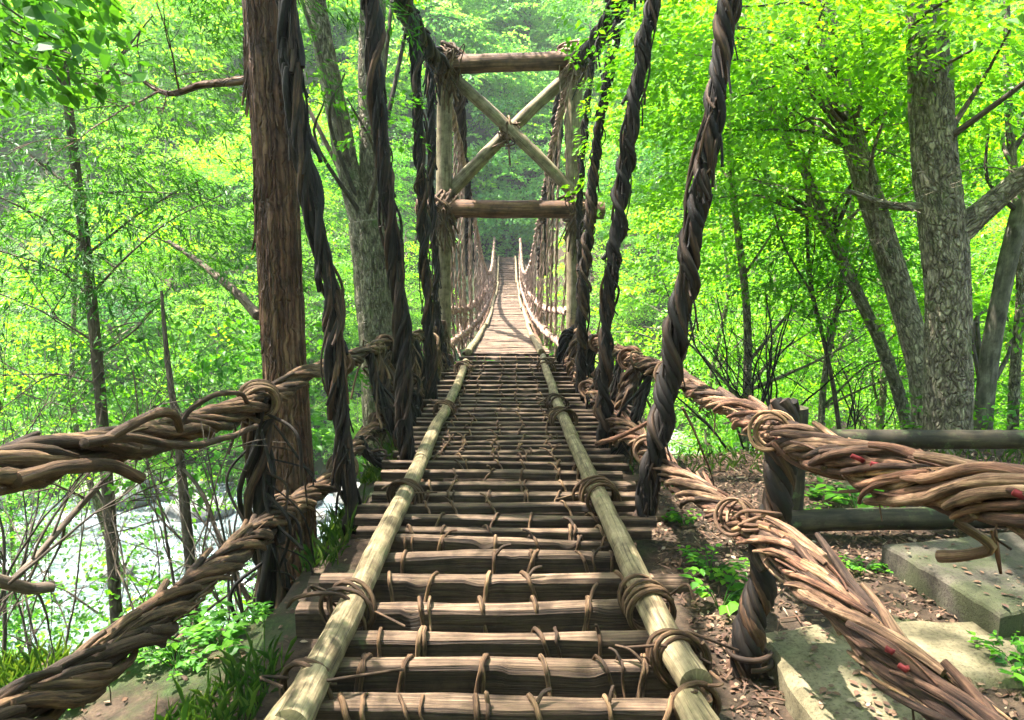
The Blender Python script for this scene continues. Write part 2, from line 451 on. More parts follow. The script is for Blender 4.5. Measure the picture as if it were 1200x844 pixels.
M['sand_path'] = stone_mat('sand_path', (.06, .05, .026), (.14, .115, .065), (.23, .195, .12), 4, .72)
M['boulder'] = stone_mat('boulder', (.07, .07, .065), (.14, .14, .13), (.22, .22, .2), 1.2, .6)
def water_mat():
    m, nt, b = new_mat('river_water')
    co = N(nt, 'ShaderNodeTexCoord').outputs['Object']
    v = mapping(nt, co, (.6, 1.6, 1))
    n1 = noise(nt, v, 1.1, 8, .62, .8); n2 = noise(nt, v, 5, 6, .6, 1.0)
    c = ramp(nt, n1, [(.38, (.012, .026, .024)), (.46, (.04, .058, .062)), (.55, (.10, .13, .145)), (.66, (.42, .46, .5))])
    nt.links.new(c, b.inputs['Base Color']); b.inputs['Roughness'].default_value = .12
    b.inputs['Specular IOR Level'].default_value = .6
    bump(nt, b, n2, .6, .15)
    return m
M['water'] = water_mat()
def plain(name, col, rough=.6):
    m, nt, b = new_mat(name)
    co = N(nt, 'ShaderNodeTexCoord').outputs['Object']
    n1 = noise(nt, co, 30, 4, .6)
    c = ramp(nt, n1, [(.3, tuple(x * .6 for x in col)), (.7, tuple(min(1, x * 1.2) for x in col))])
    nt.links.new(c, b.inputs['Base Color']); b.inputs['Roughness'].default_value = rough
    return m
M['red_tape'] = plain('red_tape', (.16, .014, .016), .7)

# ------------------------------------------------------------------ terrain
RIVER_Z = -8.0
def ground_h(x, y):
    x = np.asarray(x, float); y = np.asarray(y, float)
    # near bank: edge of the flat terrace
    edge = np.where(x > .9, 5.9 + .10 * np.clip(x, 0, 12), np.where(x < -1.2, 3.3 + .0 * x, 3.0))
    k = np.clip((x + 1.6) / 2.6, 0, 1); k = k * k * (3 - 2 * k)
    edge = 3.3 * (1 - k) + edge * k
    edge = np.where((x > -1.15) & (x < 1.2), 6.4, edge)
    flat = -1.72 + np.clip(-(x + 1.0), 0, 3) * -.22 + .05 * np.clip(x - 2.5, 0, 6)
    drop = np.clip(y - edge, 0, None)
    near = flat - .78 * drop - .06 * np.clip(drop, 0, 2) ** 2
    kl = np.clip((-x - 2.2) / 3, 0, 1); kl = kl * kl * (3 - 2 * kl)
    far = -9.0 + .80 * np.clip(y - (28.5 - 5.0 * kl), 0, None)
    far = np.where(y > 60, -9 + .8 * 31.5 + .62 * (y - 60), far)
    h = np.maximum(np.maximum(near, -9.0), far)
    # far landing of the bridge
    land = 1 / (1 + (np.abs(x + .25) / 1.9) ** 8)
    h = np.where((y > 37), h * (1 - land * np.clip((44 - y) / 4, 0, 1)) + (-.75) * land * np.clip((44 - y) / 4, 0, 1), h)
    # the valley sides close in far left and right
    h = h + np.clip(np.abs(x) - 45, 0, None) * .5
    p = np.stack([x, y, 0 * x], -1)
    amp = np.clip((y - 5) / 8, .0, 1)
    h = h + .05 * fbm(p * 1.6, 4, 3) + amp * 1.0 * fbm(p * .22, 4, 8)
    lz = np.where(y > 34, land * np.clip((45 - y) / 3, 0, 1), 0)
    h = h * (1 - lz) + lz * np.minimum(h, -2.6 + 1.75 * np.clip((y - 36) / 4.5, 0, 1))
    return h
def G(x, y): return float(ground_h(x, y))

def grid_axis(a, b, fine0, fine1, fs, cs):
    out = []; v = a
    while v < b:
        out.append(v)
        v += fs if fine0 <= v <= fine1 else cs
    out.append(b); return np.array(out)
gx = grid_axis(-95, 95, -6, 8, .08, 1.3); gy = grid_axis(-20, 108, -1, 9, .08, 1.2)
X, Y = np.meshgrid(gx, gy)
Z = ground_h(X, Y)
mb = MB(); nx, ny = len(gx), len(gy)
i = np.arange(ny - 1)[:, None] * nx; j = np.arange(nx - 1)[None, :]
F = np.stack([i + j, i + j + 1, i + nx + j + 1, i + nx + j], -1).reshape(-1, 4)
mb.add(np.stack([X, Y, Z], -1), F)
ground = mb.build('ground', M['soil']); tag(ground, 'brown forest soil of the gorge banks under leaf litter', None, None, 'structure')

mb = MB()
wx = np.linspace(-94, 94, 200); wy = np.linspace(8, 34, 60); X, Y = np.meshgrid(wx, wy)
Zw = RIVER_Z + .05 * fbm(np.stack([X * .8, Y * 1.5, 0 * X], -1), 3, 21)
i = np.arange(59)[:, None] * 200; j = np.arange(199)[None, :]
mb.add(np.stack([X, Y, Zw], -1), np.stack([i + j, i + j + 1, i + 200 + j + 1, i + 200 + j], -1).reshape(-1, 4))
river = mb.build('river', M['water']); tag(river, 'pale rushing river water below the bridge', None, None, 'structure')

# boulders in the river
def boulder_mesh(seed, name, mat):
    me_pts = []
    n1, n2 = 26, 36
    th = np.linspace(0.0001, math.pi - .0001, n1)[:, None]; ph = np.linspace(0, 2 * math.pi, n2, endpoint=False)[None, :]
    d = np.stack([np.sin(th) * np.cos(ph), np.sin(th) * np.sin(ph), np.cos(th) + 0 * ph], -1)
    r = 1 + .35 * fbm(d * 1.3 + seed * 5, 4, seed) + .12 * np.abs(fbm(d * 3 + seed, 3, seed + 2))
    v = d * r[..., None] * np.array([1.2, .9, .62])
    i = np.arange(n1 - 1)[:, None] * n2; j = np.arange(n2)[None, :]; j2 = (j + 1) % n2
    b = MB(); b.add(v, np.stack([i + j, i + n2 + j, i + n2 + j2, i + j2], -1).reshape(-1, 4))
    return b.build(name, mat)
b_proto = [boulder_mesh(s, 'river_boulder', M['boulder']) for s in (1, 2, 3)]
spots = [(-9.5, 21.5, .8), (-7.2, 22.9, 1.1), (-12.5, 23.0, 1.2), (-5.0, 22.8, .7), (-13.5, 19.5, .5), (-3.6, 23.6, .9), (-16.5, 23.5, 1.5), (-6.6, 18.5, .35), (-9.8, 17.4, .4), (6, 27, 1.5), (9.5, 26, 1.1), (-10.8, 23.4, .9), (-7.6, 16.6, .3), (-5.9, 21, .4)]
for k, (x, y, s) in enumerate(spots):
    o = b_proto[k % 3] if k < 3 else b_proto[k % 3].copy()
    if k >= 3: COL.objects.link(o)
    o.location = (x, y, RIVER_Z + s * .12); o.scale = (s, s, s); o.rotation_euler = (0, 0, k * 1.9)
    tag(o, 'grey boulder standing in the pale river water', 'boulder', 'boulders in the river')

# ------------------------------------------------------------------ foliage tools
def leaf_shape(kind):
    if kind == 'maple':      # five lobes
        a = []
        lob = [(-115, .55), (-88, .28), (-60, .85), (-38, .34), (0 - 14, .5), (0, 1.05), (14, .5), (38, .34), (60, .85), (88, .28), (115, .55), (180, .12)]
        for d, r in lob:
            a.append((math.sin(R(d)) * r, math.cos(R(d)) * r, -.10 * r * r))
        return np.array(a)
    if kind == 'oval':
        return np.array([(0, -.5, 0), (.28, -.2, .05), (.3, .15, .05), (.0, .62, -.08), (-.3, .15, .05), (-.28, -.2, .05)])
    if kind == 'rhomb':
        return np.array([(0, -.55, 0), (.36, .0, .06), (0, .62, -.05), (-.36, .0, .06)])
    if kind == 'needle':
        return np.array([(0, -.5, 0), (.13, -.1, .02), (0, 1.0, -.06), (-.13, -.1, .02)])
def rot_z(a):
    c, s = np.cos(a), np.sin(a); o = 0 * c; l = o + 1
    return np.stack([np.stack([c, -s, o], -1), np.stack([s, c, o], -1), np.stack([o, o, l], -1)], -2)
def rot_x(a):
    c, s = np.cos(a), np.sin(a); o = 0 * c; l = o + 1
    return np.stack([np.stack([l, o, o], -1), np.stack([o, c, -s], -1), np.stack([o, s, c], -1)], -2)
def rot_y(a):
    c, s = np.cos(a), np.sin(a); o = 0 * c; l = o + 1
    return np.stack([np.stack([c, o, s], -1), np.stack([o, l, o], -1), np.stack([-s, o, c], -1)], -2)

def spray_template(rng, n, length=.8, width=.5, leaf=.06, kind='rhomb', jit=.45):
    """leaves of one flat spray: centres and rotations; axis along +Y, nearly horizontal"""
    t = rng.random(n) ** .8
    side = rng.choice([-1, 1], n)
    w = width * np.sin(np.clip(t * .9 + .1, 0, 1) * math.pi) ** .7
    off = rng.random(n) ** .7 * w * side
    c = np.stack([off, t * length, -.18 * t ** 2 * length - .25 * off ** 2 + .03 * rng.standard_normal(n)], -1)
    yaw = -side * rng.uniform(.2, 1.2, n) + .3 * rng.standard_normal(n)
    Rm = rot_z(yaw) @ rot_x(jit * rng.standard_normal(n) - .2) @ rot_y(jit * rng.standard_normal(n))
    s = leaf * rng.uniform(.45, 1.4, n)
    sh = leaf_shape(kind)
    V = np.einsum('nij,kj->nki', Rm, sh) * s[:, None, None] + c[:, None, :]
    return V      # n, k, 3

def add_sprays(mb, pos, yaw, tilt, templates, tint, rng, scale=None, mi=0):
    """pos (m,3)"""
    m = len(pos); which = rng.integers(0, len(templates), m)
    for w, T in enumerate(templates):
        sel = np.where(which == w)[0]
        if not len(sel): continue
        Rm = rot_z(yaw[sel]) @ rot_x(tilt[sel]) @ rot_y(.3 * rng.standard_normal(len(sel)))
        sc = rng.uniform(.7, 1.25, len(sel)) if scale is None else scale[sel]
        V = np.einsum('mij,nkj->mnki', Rm, T) * sc[:, None, None, None] + pos[sel][:, None, None, :]
        nl, k = T.shape[0], T.shape[1]
        V = V.reshape(-1, 3)
        F = np.arange(len(sel) * nl * k).reshape(-1, k)
        ti = np.repeat(np.clip(tint[sel][:, None] + .13 * rng.standard_normal((len(sel), nl)), 0, 1).ravel(), k)
        mb.add(V, F, None, ti, mi)

def blob_points(rng, c, r, n, layers=0, shell=.4):
    d = rng.standard_normal((n, 3)); d /= np.linalg.norm(d, axis=1, keepdims=True)
    u = rng.random(n) ** (1 / 3.0); u = shell * (1 - (1 - u) * .5) + (1 - shell) * u
    # uneven outline
    lump = 1 + .35 * vnoise(d * 2.2 + np.asarray(c), 5)
    p = d * (u * lump)[:, None]
    # gaps
    keep = vnoise(p * 2.6 + np.asarray(c) * .7, 17) > -.32
    p = p[keep] * np.asarray(r)
    if layers:
        p[:, 2] = np.round(p[:, 2] / layers) * layers + .12 * layers * rng.standard_normal(len(p)) - .04 * (p[:, 0] ** 2 + p[:, 1] ** 2) / max(r[0], 1)
    return p + np.asarray(c)

TMPL = {}
def templates(key, **kw):
    if key not in TMPL:
        g = np.random.default_rng(abs(hash(key)) % 1000 if False else sum(map(ord, key)))
        TMPL[key] = [spray_template(g, **kw) for _ in range(4)]
    return TMPL[key]
def TM(key):
    return {
        'maple_near': lambda: templates(key, n=46, length=.62, width=.34, leaf=.05, kind='maple', jit=.35),
        'maple_mid': lambda: templates(key, n=84, length=.85, width=.5, leaf=.056, kind='rhomb', jit=.32),
        'oval_mid': lambda: templates(key, n=60, length=.8, width=.45, leaf=.072, kind='rhomb', jit=.4),
        'conifer': lambda: templates(key, n=90, length=.8, width=.35, leaf=.055, kind='needle', jit=.35),
        'far': lambda: templates(key, n=64, length=1.5, width=.95, leaf=.175, kind='rhomb', jit=.42),
        'far_fine': lambda: templates(key, n=60, length=1.3, width=.8, leaf=.17, kind='rhomb', jit=.45),
    }[key]()

def crown_mesh(name, blobs, mat, tm, per_m3=None, n=None, layers=.4, parent=None, seed=0, tint=.5, origin=None, droop=(-.35, .1)):
    rng = np.random.default_rng(seed + 100)
    mb = MB()
    for (c, r, cnt) in blobs:
        p = blob_points(rng, c, r, cnt, layers)
        o = np.asarray(c if origin is None else origin, float)
        yaw = np.arctan2(-(p[:, 0] - o[0]), p[:, 1] - o[1]) + .6 * rng.standard_normal(len(p))
        tilt = rng.uniform(*droop, len(p))
        ti = np.clip(tint + .3 * vnoise(p * .9, seed) + .1 * rng.standard_normal(len(p)), 0, 1)
        add_sprays(mb, p, yaw, tilt, TM(tm), ti, rng)
    return mb.build(name, mat, parent, smooth=False)

def bark_disp(amp=.1, fs=(14, 14, 1.2), seed=0, scaly=0):
    def f(pts, ang, s):
        d = amp * fbm(pts * np.array(fs), 4, seed)
        if scaly: d = d + scaly * (np.abs(vnoise(pts * np.array([26, 26, 11]), seed + 4)) - .4)
        return 1 + d
    return f

def trunk_part(root, path, r, mat, sides=24, step=.08, disp=None, tint=None, name='trunk', extra=()):
    mb = MB()
    p = smooth_path(path, step)
    rr = np.interp(np.linspace(0, 1, len(p)), np.linspace(0, 1, len(r)), r)
    tube(mb, p, rr, sides, .5 if tint is None else tint, disp=disp)
    for (bp, br) in extra:
        q = smooth_path(bp, step); q = wobble(q, .02, 2, 5)
        tube(mb, q, np.interp(np.linspace(0, 1, len(q)), np.linspace(0, 1, len(br)), br), max(8, sides // 2), .6, disp=disp)
    return mb.build(name, mat, root)

# ------------------------------------------------------------------ bridge
bridge = empty('vine_bridge', (0, 6, -1.5), 'long suspension footbridge woven of twisted brown vines with split log steps', 'footbridge')

rows = [834, 784, 750, 712, 681, 655, 635, 622, 607.5, 592.5, 580.5, 568, 554, 543, 535, 529, 523, 518, 512.5, 507, 501, 495.5, 490, 485.5, 480.5, 474.5, 470.5, 467, 462, 457, 452, 447, 441.5, 437, 432.5, 428, 424, 419, 414]
plankY = [1.62, 1.88] + [on_deck(y) for y in rows]
def plank_mesh(Yc, w, h, x0, x1, seed, drop=0.0, tilt=0.0):
    """split log: flat hewn top, tall rough front, each long face its own strip so the edges stay crisp"""
    rnd = random.Random(seed)
    b = MB()
    n = max(14, int((x1 - x0) / .022)); xs = np.linspace(x0, x1, n)
    sec = [(-.5, -.40), (-.5, .38), (-.42, .49), (-.15, .52), (.15, .5), (.42, .47), (.5, .36), (.5, -.38), (.38, -.5), (-.38, -.52)]
    sec = np.array([(cx * w * rnd.uniform(.93, 1.05), cz * h * rnd.uniform(.95, 1.05)) for cx, cz in sec]); k = len(sec)
    V = np.zeros((n, k, 3)); V[:, :, 0] = xs[:, None]
    V[:, :, 1] = sec[None, :, 0]; V[:, :, 2] = sec[None, :, 1]
    q = np.stack([V[:, :, 0] * 2.2 + seed, V[:, :, 1] * 24, V[:, :, 2] * 30], -1)
    V[:, :, 1] += .016 * fbm(q, 3, seed) * (w / .1) ; V[:, :, 2] += .013 * fbm(q + 7, 3, seed) * (h / .1)
    # splits and chips along the front edge
    chip = np.clip(vnoise(np.stack([xs * 7, xs * 0 + seed, xs * 0], -1), seed) - .45, 0, 1)
    V[:, 1:3, 2] -= (.05 * chip * (h / .1))[:, None]; V[:, 1:3, 1] += (.03 * chip * (w / .1))[:, None]
    V[:, :, 2] += tilt * (V[:, :, 0] - (x0 + x1) / 2) + (.008 * np.sin(xs * 2.1 + seed))[:, None] * (h / .1)
    V[:, :, 1] += (.025 * vnoise(np.stack([xs * .9, xs * 0 + seed, xs * 0], -1), seed))[:, None] * (h / .1)
    V[:, :, 1] += Yc + w / 2; V[:, :, 2] += float(deckz(Yc)) - h / 2 - drop
    per = np.concatenate([[0], np.cumsum(np.linalg.norm(np.diff(np.vstack([sec, sec[:1]]), axis=0), axis=1))])
    off = seed * 3.1; ti = rnd.random()
    strips = [(0, 1), (1, 2), (2, 3, 4, 5), (5, 6), (6, 7), (7, 8, 9, 0)]
    for st in strips:
        for c0, c1 in zip(st[:-1], st[1:]): pass
        W = V[:, list(st), :]; m = len(st)
        i = np.arange(n - 1)[:, None] * m; j = np.arange(m - 1)[None, :]
        F = np.stack([i + j, i + m + j, i + m + j + 1, i + j + 1], -1).reshape(-1, 4)
        u = np.array([per[c] if not (c == 0 and q_ > 0) else per[k] for q_, c in enumerate(st)])
        u0 = u[:-1][None, :] + 0 * i; u1 = u[1:][None, :] + 0 * i
        s0 = xs[:-1][:, None] + off + 0 * j; s1 = xs[1:][:, None] + off + 0 * j
        uv = np.stack([np.stack([u0, s0], -1), np.stack([u0, s1], -1), np.stack([u1, s1], -1), np.stack([u1, s0], -1)], 2).reshape(-1, 2)
        lit_top = st in ((2, 3, 4, 5),)      # shading painted in: top face tinted as lit, the other faces darkened
        b.add(W.reshape(-1, 3), F, uv, .5 + .5 * ti if lit_top else .25 * ti)
    b.add(V[0], np.arange(k)[None, :], np.random.rand(k, 2) * .05, .3); b.add(V[-1], np.arange(k)[::-1][None, :], np.random.rand(k, 2) * .05, .3)
    return b
def plank_w(Yc, nxt):
    return min(.085, (nxt - Yc) * .42) if Yc < 3.75 else min(.075, max(.045, (nxt - Yc) * .34))
def deck_half(Y): return float(np.interp(Y, [2, 3.7, 3.9, 8, 11, 14, 40], [.655, .69, .86, .84, .74, .53, .47]))
for k, Yc in enumerate(plankY):
    rnd = random.Random(k * 7 + 1)
    big = Yc < 3.75
    nxt = plankY[k + 1] if k + 1 < len(plankY) else Yc + .3
    w = plank_w(Yc, nxt)
    h = .125 if big else .05
    hw = deck_half(Yc)
    xl = float(deckx(Yc)) - hw - rnd.uniform(-.06, .06); xr = float(deckx(Yc)) + hw + rnd.uniform(-.06, .06)
    if k in (5, 6): xl -= .22
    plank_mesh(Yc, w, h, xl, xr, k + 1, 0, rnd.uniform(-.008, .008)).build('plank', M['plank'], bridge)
# beyond the tower
Yc = plankY[-1] + .3; far_planks = []
while Yc < 41.2:
    far_planks.append(Yc); Yc += .30
rest = MB()
for k, Yc in enumerate(far_planks):
    hw = deck_half(Yc)
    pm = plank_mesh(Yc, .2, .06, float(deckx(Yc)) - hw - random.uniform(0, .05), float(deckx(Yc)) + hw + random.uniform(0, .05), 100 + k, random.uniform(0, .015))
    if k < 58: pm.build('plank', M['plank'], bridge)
    else:
        rest.merge(pm)
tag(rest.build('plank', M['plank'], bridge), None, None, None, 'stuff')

# bearer logs under the deck
for sx in (-.62, .66):
    mb = MB(); ys = np.arange(3.4, 41, .5)
    tube(mb, wobble(np.stack([deckx(ys) + sx, ys, deckz(ys) - .17], -1), .02, 1), .07, 10, .3)
    mb.build('bearer_log', M['tower_brown'], bridge)
# short timbers stacked under the left edge near the bank
for k, (yy, zz, xl, xr) in enumerate([(3.55, -.20, -1.02, .9), (3.75, -.34, -.98, .9), (4.5, -.19, -.92, .98), (5.3, -.19, -.95, 1.0), (6.6, -.19, -.95, 1.0)]):
    mb = MB(); tube(mb, wobble(smooth_path([(xl, yy, deckz(yy) + zz), (xr, yy + .02, deckz(yy) + zz)], .1), .012, 3), .06, 10, .4, disp=bark_disp(.12, (20, 20, 20), k))
    mb.build('cross_log', M['plank'], bridge)

# side poles lying on the planks
def pole(pts, r0, r1, seed, parent=bridge, mat='pole', sides=18, step=.05):
    mb = MB(); p = wobble(smooth_path(pts, step), .012, 1.3, seed)
    tube(mb, p, np.linspace(r0, r1, len(p)), sides, random.random(), disp=bark_disp(.10, (12, 9, 12), seed))
    return mb.build('side_pole', M[mat], parent)
def dp(px, py, h=.06):
    Yc = on_deck(py, h); return P(px, py, Yc)
left_poles = [
    [(300, 898), (362, 806), (376, 775)],
    [(338, 856), (372, 788), (412, 706), (474, 580), (500, 527)],
    [(494, 540), (512, 498), (531, 462), (546, 424)],
]
right_poles = [
    [(855, 900), (822, 850), (806, 822)],
    [(816, 800), (768, 720), (704, 585), (668, 508)],
    [(672, 516), (656, 478), (645, 448), (636, 418)],
]
for k, pl in enumerate(left_poles + right_poles):
    pts = [dp(x, y, .055 if k not in (0, 3) else .03) for x, y in pl]
    r = .058 if k in (0, 1, 3, 4) else .052
    o = pole(pts, r, r * .86, 20 + k)
ys = np.concatenate([np.arange(11.6, 41.3, .6)])
for sg, segs in ((-1, 5), (1, 5)):
    cuts = np.linspace(11.2, 41, segs + 1)
    for k in range(segs):
        yy = np.linspace(cuts[k], cuts[k + 1] + .35, 16)
        hw = np.interp(yy, [11, 14, 18, 40], [.56, .52, .50, .46])
        o = pole(np.stack([deckx(yy) + sg * hw + .02 * ((k % 2) * 2 - 1), yy, deckz(yy) + .05], -1), .055, .045, 40 + k + sg, step=.2, sides=12)

# ties that hold the side poles down
def lash(px, py, h, Rr, turns, width, seed, r=.010, loose=1):
    c = dp(px, py, h)
    mb = MB()
    ax = np.array([.24 if px < 590 else -.24, 1, 0])
    coil(mb, c - np.array([0, 0, .02]), ax, Rr, r, turns, width, 6, seed, (.2, .9), 1.15, .25)
    rnd = random.Random(seed)
    for k in range(loose * 3):
        a = rnd.uniform(0, 6.28)
        s = c + Rr * np.array([math.cos(a), 0, abs(math.sin(a)) * .7])
        q = [s, s + np.array([rnd.uniform(-.12, .12), rnd.uniform(-.08, .08), rnd.uniform(-.02, .07)]), s + np.array([rnd.uniform(-.22, .22), rnd.uniform(-.12, .12), rnd.uniform(-.08, .02)])]
        tube(mb, smooth_path(q, .02), .006, 5, rnd.random())
    mb.build('lashing_vine', M['rail_vine'], bridge)
for k, a in enumerate([(408, 710, .04, .088, 3.5, .09), (475, 578, .04, .085, 4.5, .12), (521, 480, .04, .09, 3.5, .16), (543, 432, .04, .09, 4, .2),
                       (364, 806, .03, .09, 1.6, .04), (762, 708, .04, .10, 4.5, .13), (793, 765, .04, .088, 4.5, .10), (703, 580, .04, .11, 5.5, .14), (660, 490, .05, .10, 4, .2),
                       (652, 472, .05, .09, 3, .2), (641, 430, .05, .10, 4, .2), (815, 822, .0, .085, 2.0, .07)]):
    lash(*a, seed=200 + k)
# big loose loop left of the left pole
mb = MB()
c = dp(398, 706, .08)
tube(mb, smooth_path([c + np.array(v) for v in ((-.22, .02, -.03), (-.17, -.02, .03), (-.05, -.03, .055), (.04, -.03, .03), (.07, -.05, -.06), (.03, -.05, -.12))], .02), .009, 6, .4)
mb.build('lashing_vine', M['rail_vine'], bridge)

# the six thin vines woven round the planks, along the deck
colx = [[348, 392, 456, 494, 513, 524], [436, 452, 490, 524, 540, 548], [562, 562, 566, 575, 583, 585], [655, 656, 640, 626, 612, 608], [752, 745, 690, 662, 640, 630], [905, 850, 735, 690, 655, 640]]
coly = [834, 740, 620, 520, 450, 414]
for ci, cx in enumerate(colx):
    mb = MB(); rnd = random.Random(ci)
    for k in range(1, len(plankY) - 1):
        Yc = plankY[k]; nx_ = plankY[k + 1]
        w = plank_w(Yc, nx_)
        h = .125 if Yc < 3.75 else .05
        off = [-.50, -.33, -.065, .14, .38, .55][ci] * float(np.interp(Yc, [2, 4, 12], [1, .98, .9])) + rnd.uniform(-.03, .03)
        x = float(deckx(Yc)) + off; z = float(deckz(Yc))
        r = .0085 * rnd.uniform(.75, 1.35) if Yc < 4 else .0085
        lean = rnd.uniform(-.06, .06)
        if Yc < 8 and rnd.random() < .93 or Yc >= 8:
            e = r * .7
            pts = [(x + lean, Yc - .035, z - h - .02), (x + lean * .6, Yc - e * 1.2, z - h * .55), (x + lean * .2, Yc - e, z - .004), (x, Yc + .02, z + e + .006), (x - lean * .3, Yc + w * .7, z + e + .004), (x - lean * .5, Yc + w + e, z - .01), (x - lean, Yc + w + .03, z - h)]
            tube(mb, smooth_path(pts, .018 if Yc < 6 else .05), r, 6 if Yc < 6 else 4, rnd.uniform(.35, 1))
            if rnd.random() < .45 and Yc < 6:   # second turn crossing
                pts = [(p[0] + rnd.uniform(.015, .03) + .25 * lean * q, p[1], p[2] + .002) for q, p in enumerate(pts)]
                tube(mb, smooth_path(pts, .02), r * .8, 5, rnd.uniform(.2, 1))
            if rnd.random() < .25 and Yc < 6:
                a = np.array(pts[3]); b2 = a + np.array([rnd.uniform(-.1, .1), rnd.uniform(-.02, .08), rnd.uniform(.02, .05)])
                tube(mb, smooth_path([a - (0, 0, .01), (a + b2) / 2 + (0, 0, .015), b2], .02), r * .8, 5, rnd.random())
    mb.build('tie_vine', M['rail_vine'], bridge)

# hand ropes and foot ropes --------------------------------------------
HR = {}
def rail(name, pts, Rr, n, rs, pitch, seed, mat, label=None, hand=1, **kw):
    mb = MB(); p = path_px(pts); kw.setdefault('step', .022); kw.setdefault('sides', 7)
    strand_rope(mb, p, Rr, n, rs, pitch, seed=seed, hand=hand, **kw)
    rnd = random.Random(seed + 7); q_ = smooth_path(p, .05)
    for k in range(70):      # peeling bark strips and thin stray vines
        i = rnd.randint(0, len(q_) - 8); j = i + rnd.randint(2, 7); m_ = (i + j) // 2
        a = rnd.uniform(0, 6.28); o1 = np.array([math.cos(a), -.3, math.sin(a)]) * Rr
        tube(mb, smooth_path([q_[i] + o1 * .95, q_[m_] + o1 * rnd.uniform(1.05, 1.3), q_[j] + o1 * rnd.uniform(.95, 1.6) + (0, 0, -.01)], .02), rnd.uniform(.0025, .007), 5, rnd.uniform(.2, 1), cap=False, flat=.4)
    for k in range(26):
        i = rnd.randint(0, len(q_) - 2); b0 = q_[i] + np.array([rnd.uniform(-1, 1), -.5, -.6]) * Rr * .8
        tube(mb, smooth_path([b0, b0 + np.array([rnd.uniform(-.03, .03), 0, -.04]), b0 + np.array([rnd.uniform(-.06, .06), 0, -rnd.uniform(.05, .16)])], .02), rnd.uniform(.002, .005), 4, rnd.uniform(.1, .8), cap=False)
    o = mb.build(name, M[mat], bridge)
    if label: o['label'] = label
    return p
LU = [(-95, 585, 1.55), (0, 553, 1.85), (90, 533, 2.2), (170, 516, 2.6), (235, 497, 3.05), (300, 473, 3.7), (350, 445, 4.4), (400, 425, 5.4), (450, 405, 6.8), (495, 392, 9), (515, 380, 11)]
LL = [(-70, 905, 1.35), (0, 848, 1.6), (75, 806, 1.85), (160, 745, 2.2), (225, 690, 2.65), (285, 640, 3.2), (335, 600, 3.9), (395, 556, 4.7), (425, 515, 5.7), (455, 487, 6.9), (490, 455, 8.6), (520, 425, 11)]
RU = [(1330, 640, 1.15), (1200, 592, 1.45), (1105, 572, 1.8), (1010, 548, 2.2), (930, 515, 2.75), (880, 490, 3.3), (832, 468, 4), (788, 440, 4.9), (740, 420, 6.2), (700, 402, 8.2), (672, 385, 11)]
RL = [(1230, 940, 1.3), (1120, 835, 1.55), (1020, 745, 1.85), (955, 680, 2.2), (900, 630, 2.7), (850, 600, 3.2), (800, 567, 3.8), (755, 525, 4.7), (715, 485, 6), (690, 455, 7.8), (662, 415, 11)]
rail('hand_rope', LU, .050, 12, .017, 1.5, 1, 'rail_vine', 'thick twisted left hand rope with splayed vine ends', seg=(.5, 1.6), ends=.6, loose=.55)
rail('foot_rope', LL, .052, 12, .017, 1.0, 2, 'rail_vine', None, seg=(.35, 1.0), ends=.9, loose=.5)
rail('hand_rope', RU, .056, 16, .0135, 1.4, 3, 'rail_vine_pale', 'pale reddish right hand rope with scraps of red tape', hand=-1, seg=(.4, 1.3), ends=.8, loose=.6)
rail('foot_rope', RL, .060, 18, .013, 1.5, 4, 'rail_vine_pale', None, hand=-1, seg=(.4, 1.2), ends=.8, loose=.65)
# bends, knots and hanging ends of the hand ropes
def vines(name, lst, mat='rail_vine', parent=bridge, label=None):
    mb = MB()
    for (pts, r0, r1) in lst:
        p = wobble(smooth_path(path_px(pts), .02), .006, 6, len(pts))
        tube(mb, p, np.linspace(r0, r1, len(p)) * (1 + .12 * vnoise(p * 18, 3)), 8, random.uniform(.3, .95))
    o = mb.build(name, M[mat], parent)
    if label: o['label'] = label
    return o
vines('loose_vine', [
    ([(118, 520, 2.2), (150, 500, 2.28), (185, 484, 2.4), (205, 488, 2.5), (212, 505, 2.6)], .018, .014),
    ([(210, 500, 2.7), (225, 478, 2.75), (255, 462, 2.85), (280, 462, 3.2), (292, 472, 3.5)], .012, .010),
    ([(20, 562, 1.8), (80, 548, 2.0), (130, 545, 2.2), (168, 560, 2.3)], .022, .018),
    ([(100, 518, 2.1), (150, 512, 2.3), (230, 522, 2.6), (300, 500, 3.2)], .016, .012),
], 'rail_vine')
vines('loose_vine', [
    ([(1035, 530, 2.1), (1012, 532, 2.2), (985, 526, 2.4)], .013, .010),
    ([(1120, 610, 1.75), (1160, 640, 1.7), (1130, 650, 1.75), (1100, 652, 1.8)], .012, .016),
    ([(1165, 620, 1.7), (1170, 650, 1.7), (1173, 672, 1.72)], .008, .004),
    ([(905, 520, 2.75), (930, 540, 2.7), (965, 555, 2.6), (1000, 560, 2.5)], .013, .011),
    ([(885, 625, 2.75), (900, 665, 2.6), (935, 690, 2.4), (960, 700, 2.2)], .011, .010),
    ([(700, 520, 5.0), (730, 510, 4.6), (765, 492, 4.3)], .018, .014),
    ([(800, 478, 4.2), (820, 520, 4.3), (835, 560, 4.4), (838, 590, 4.4)], .008, .004),
], 'rail_vine_pale')
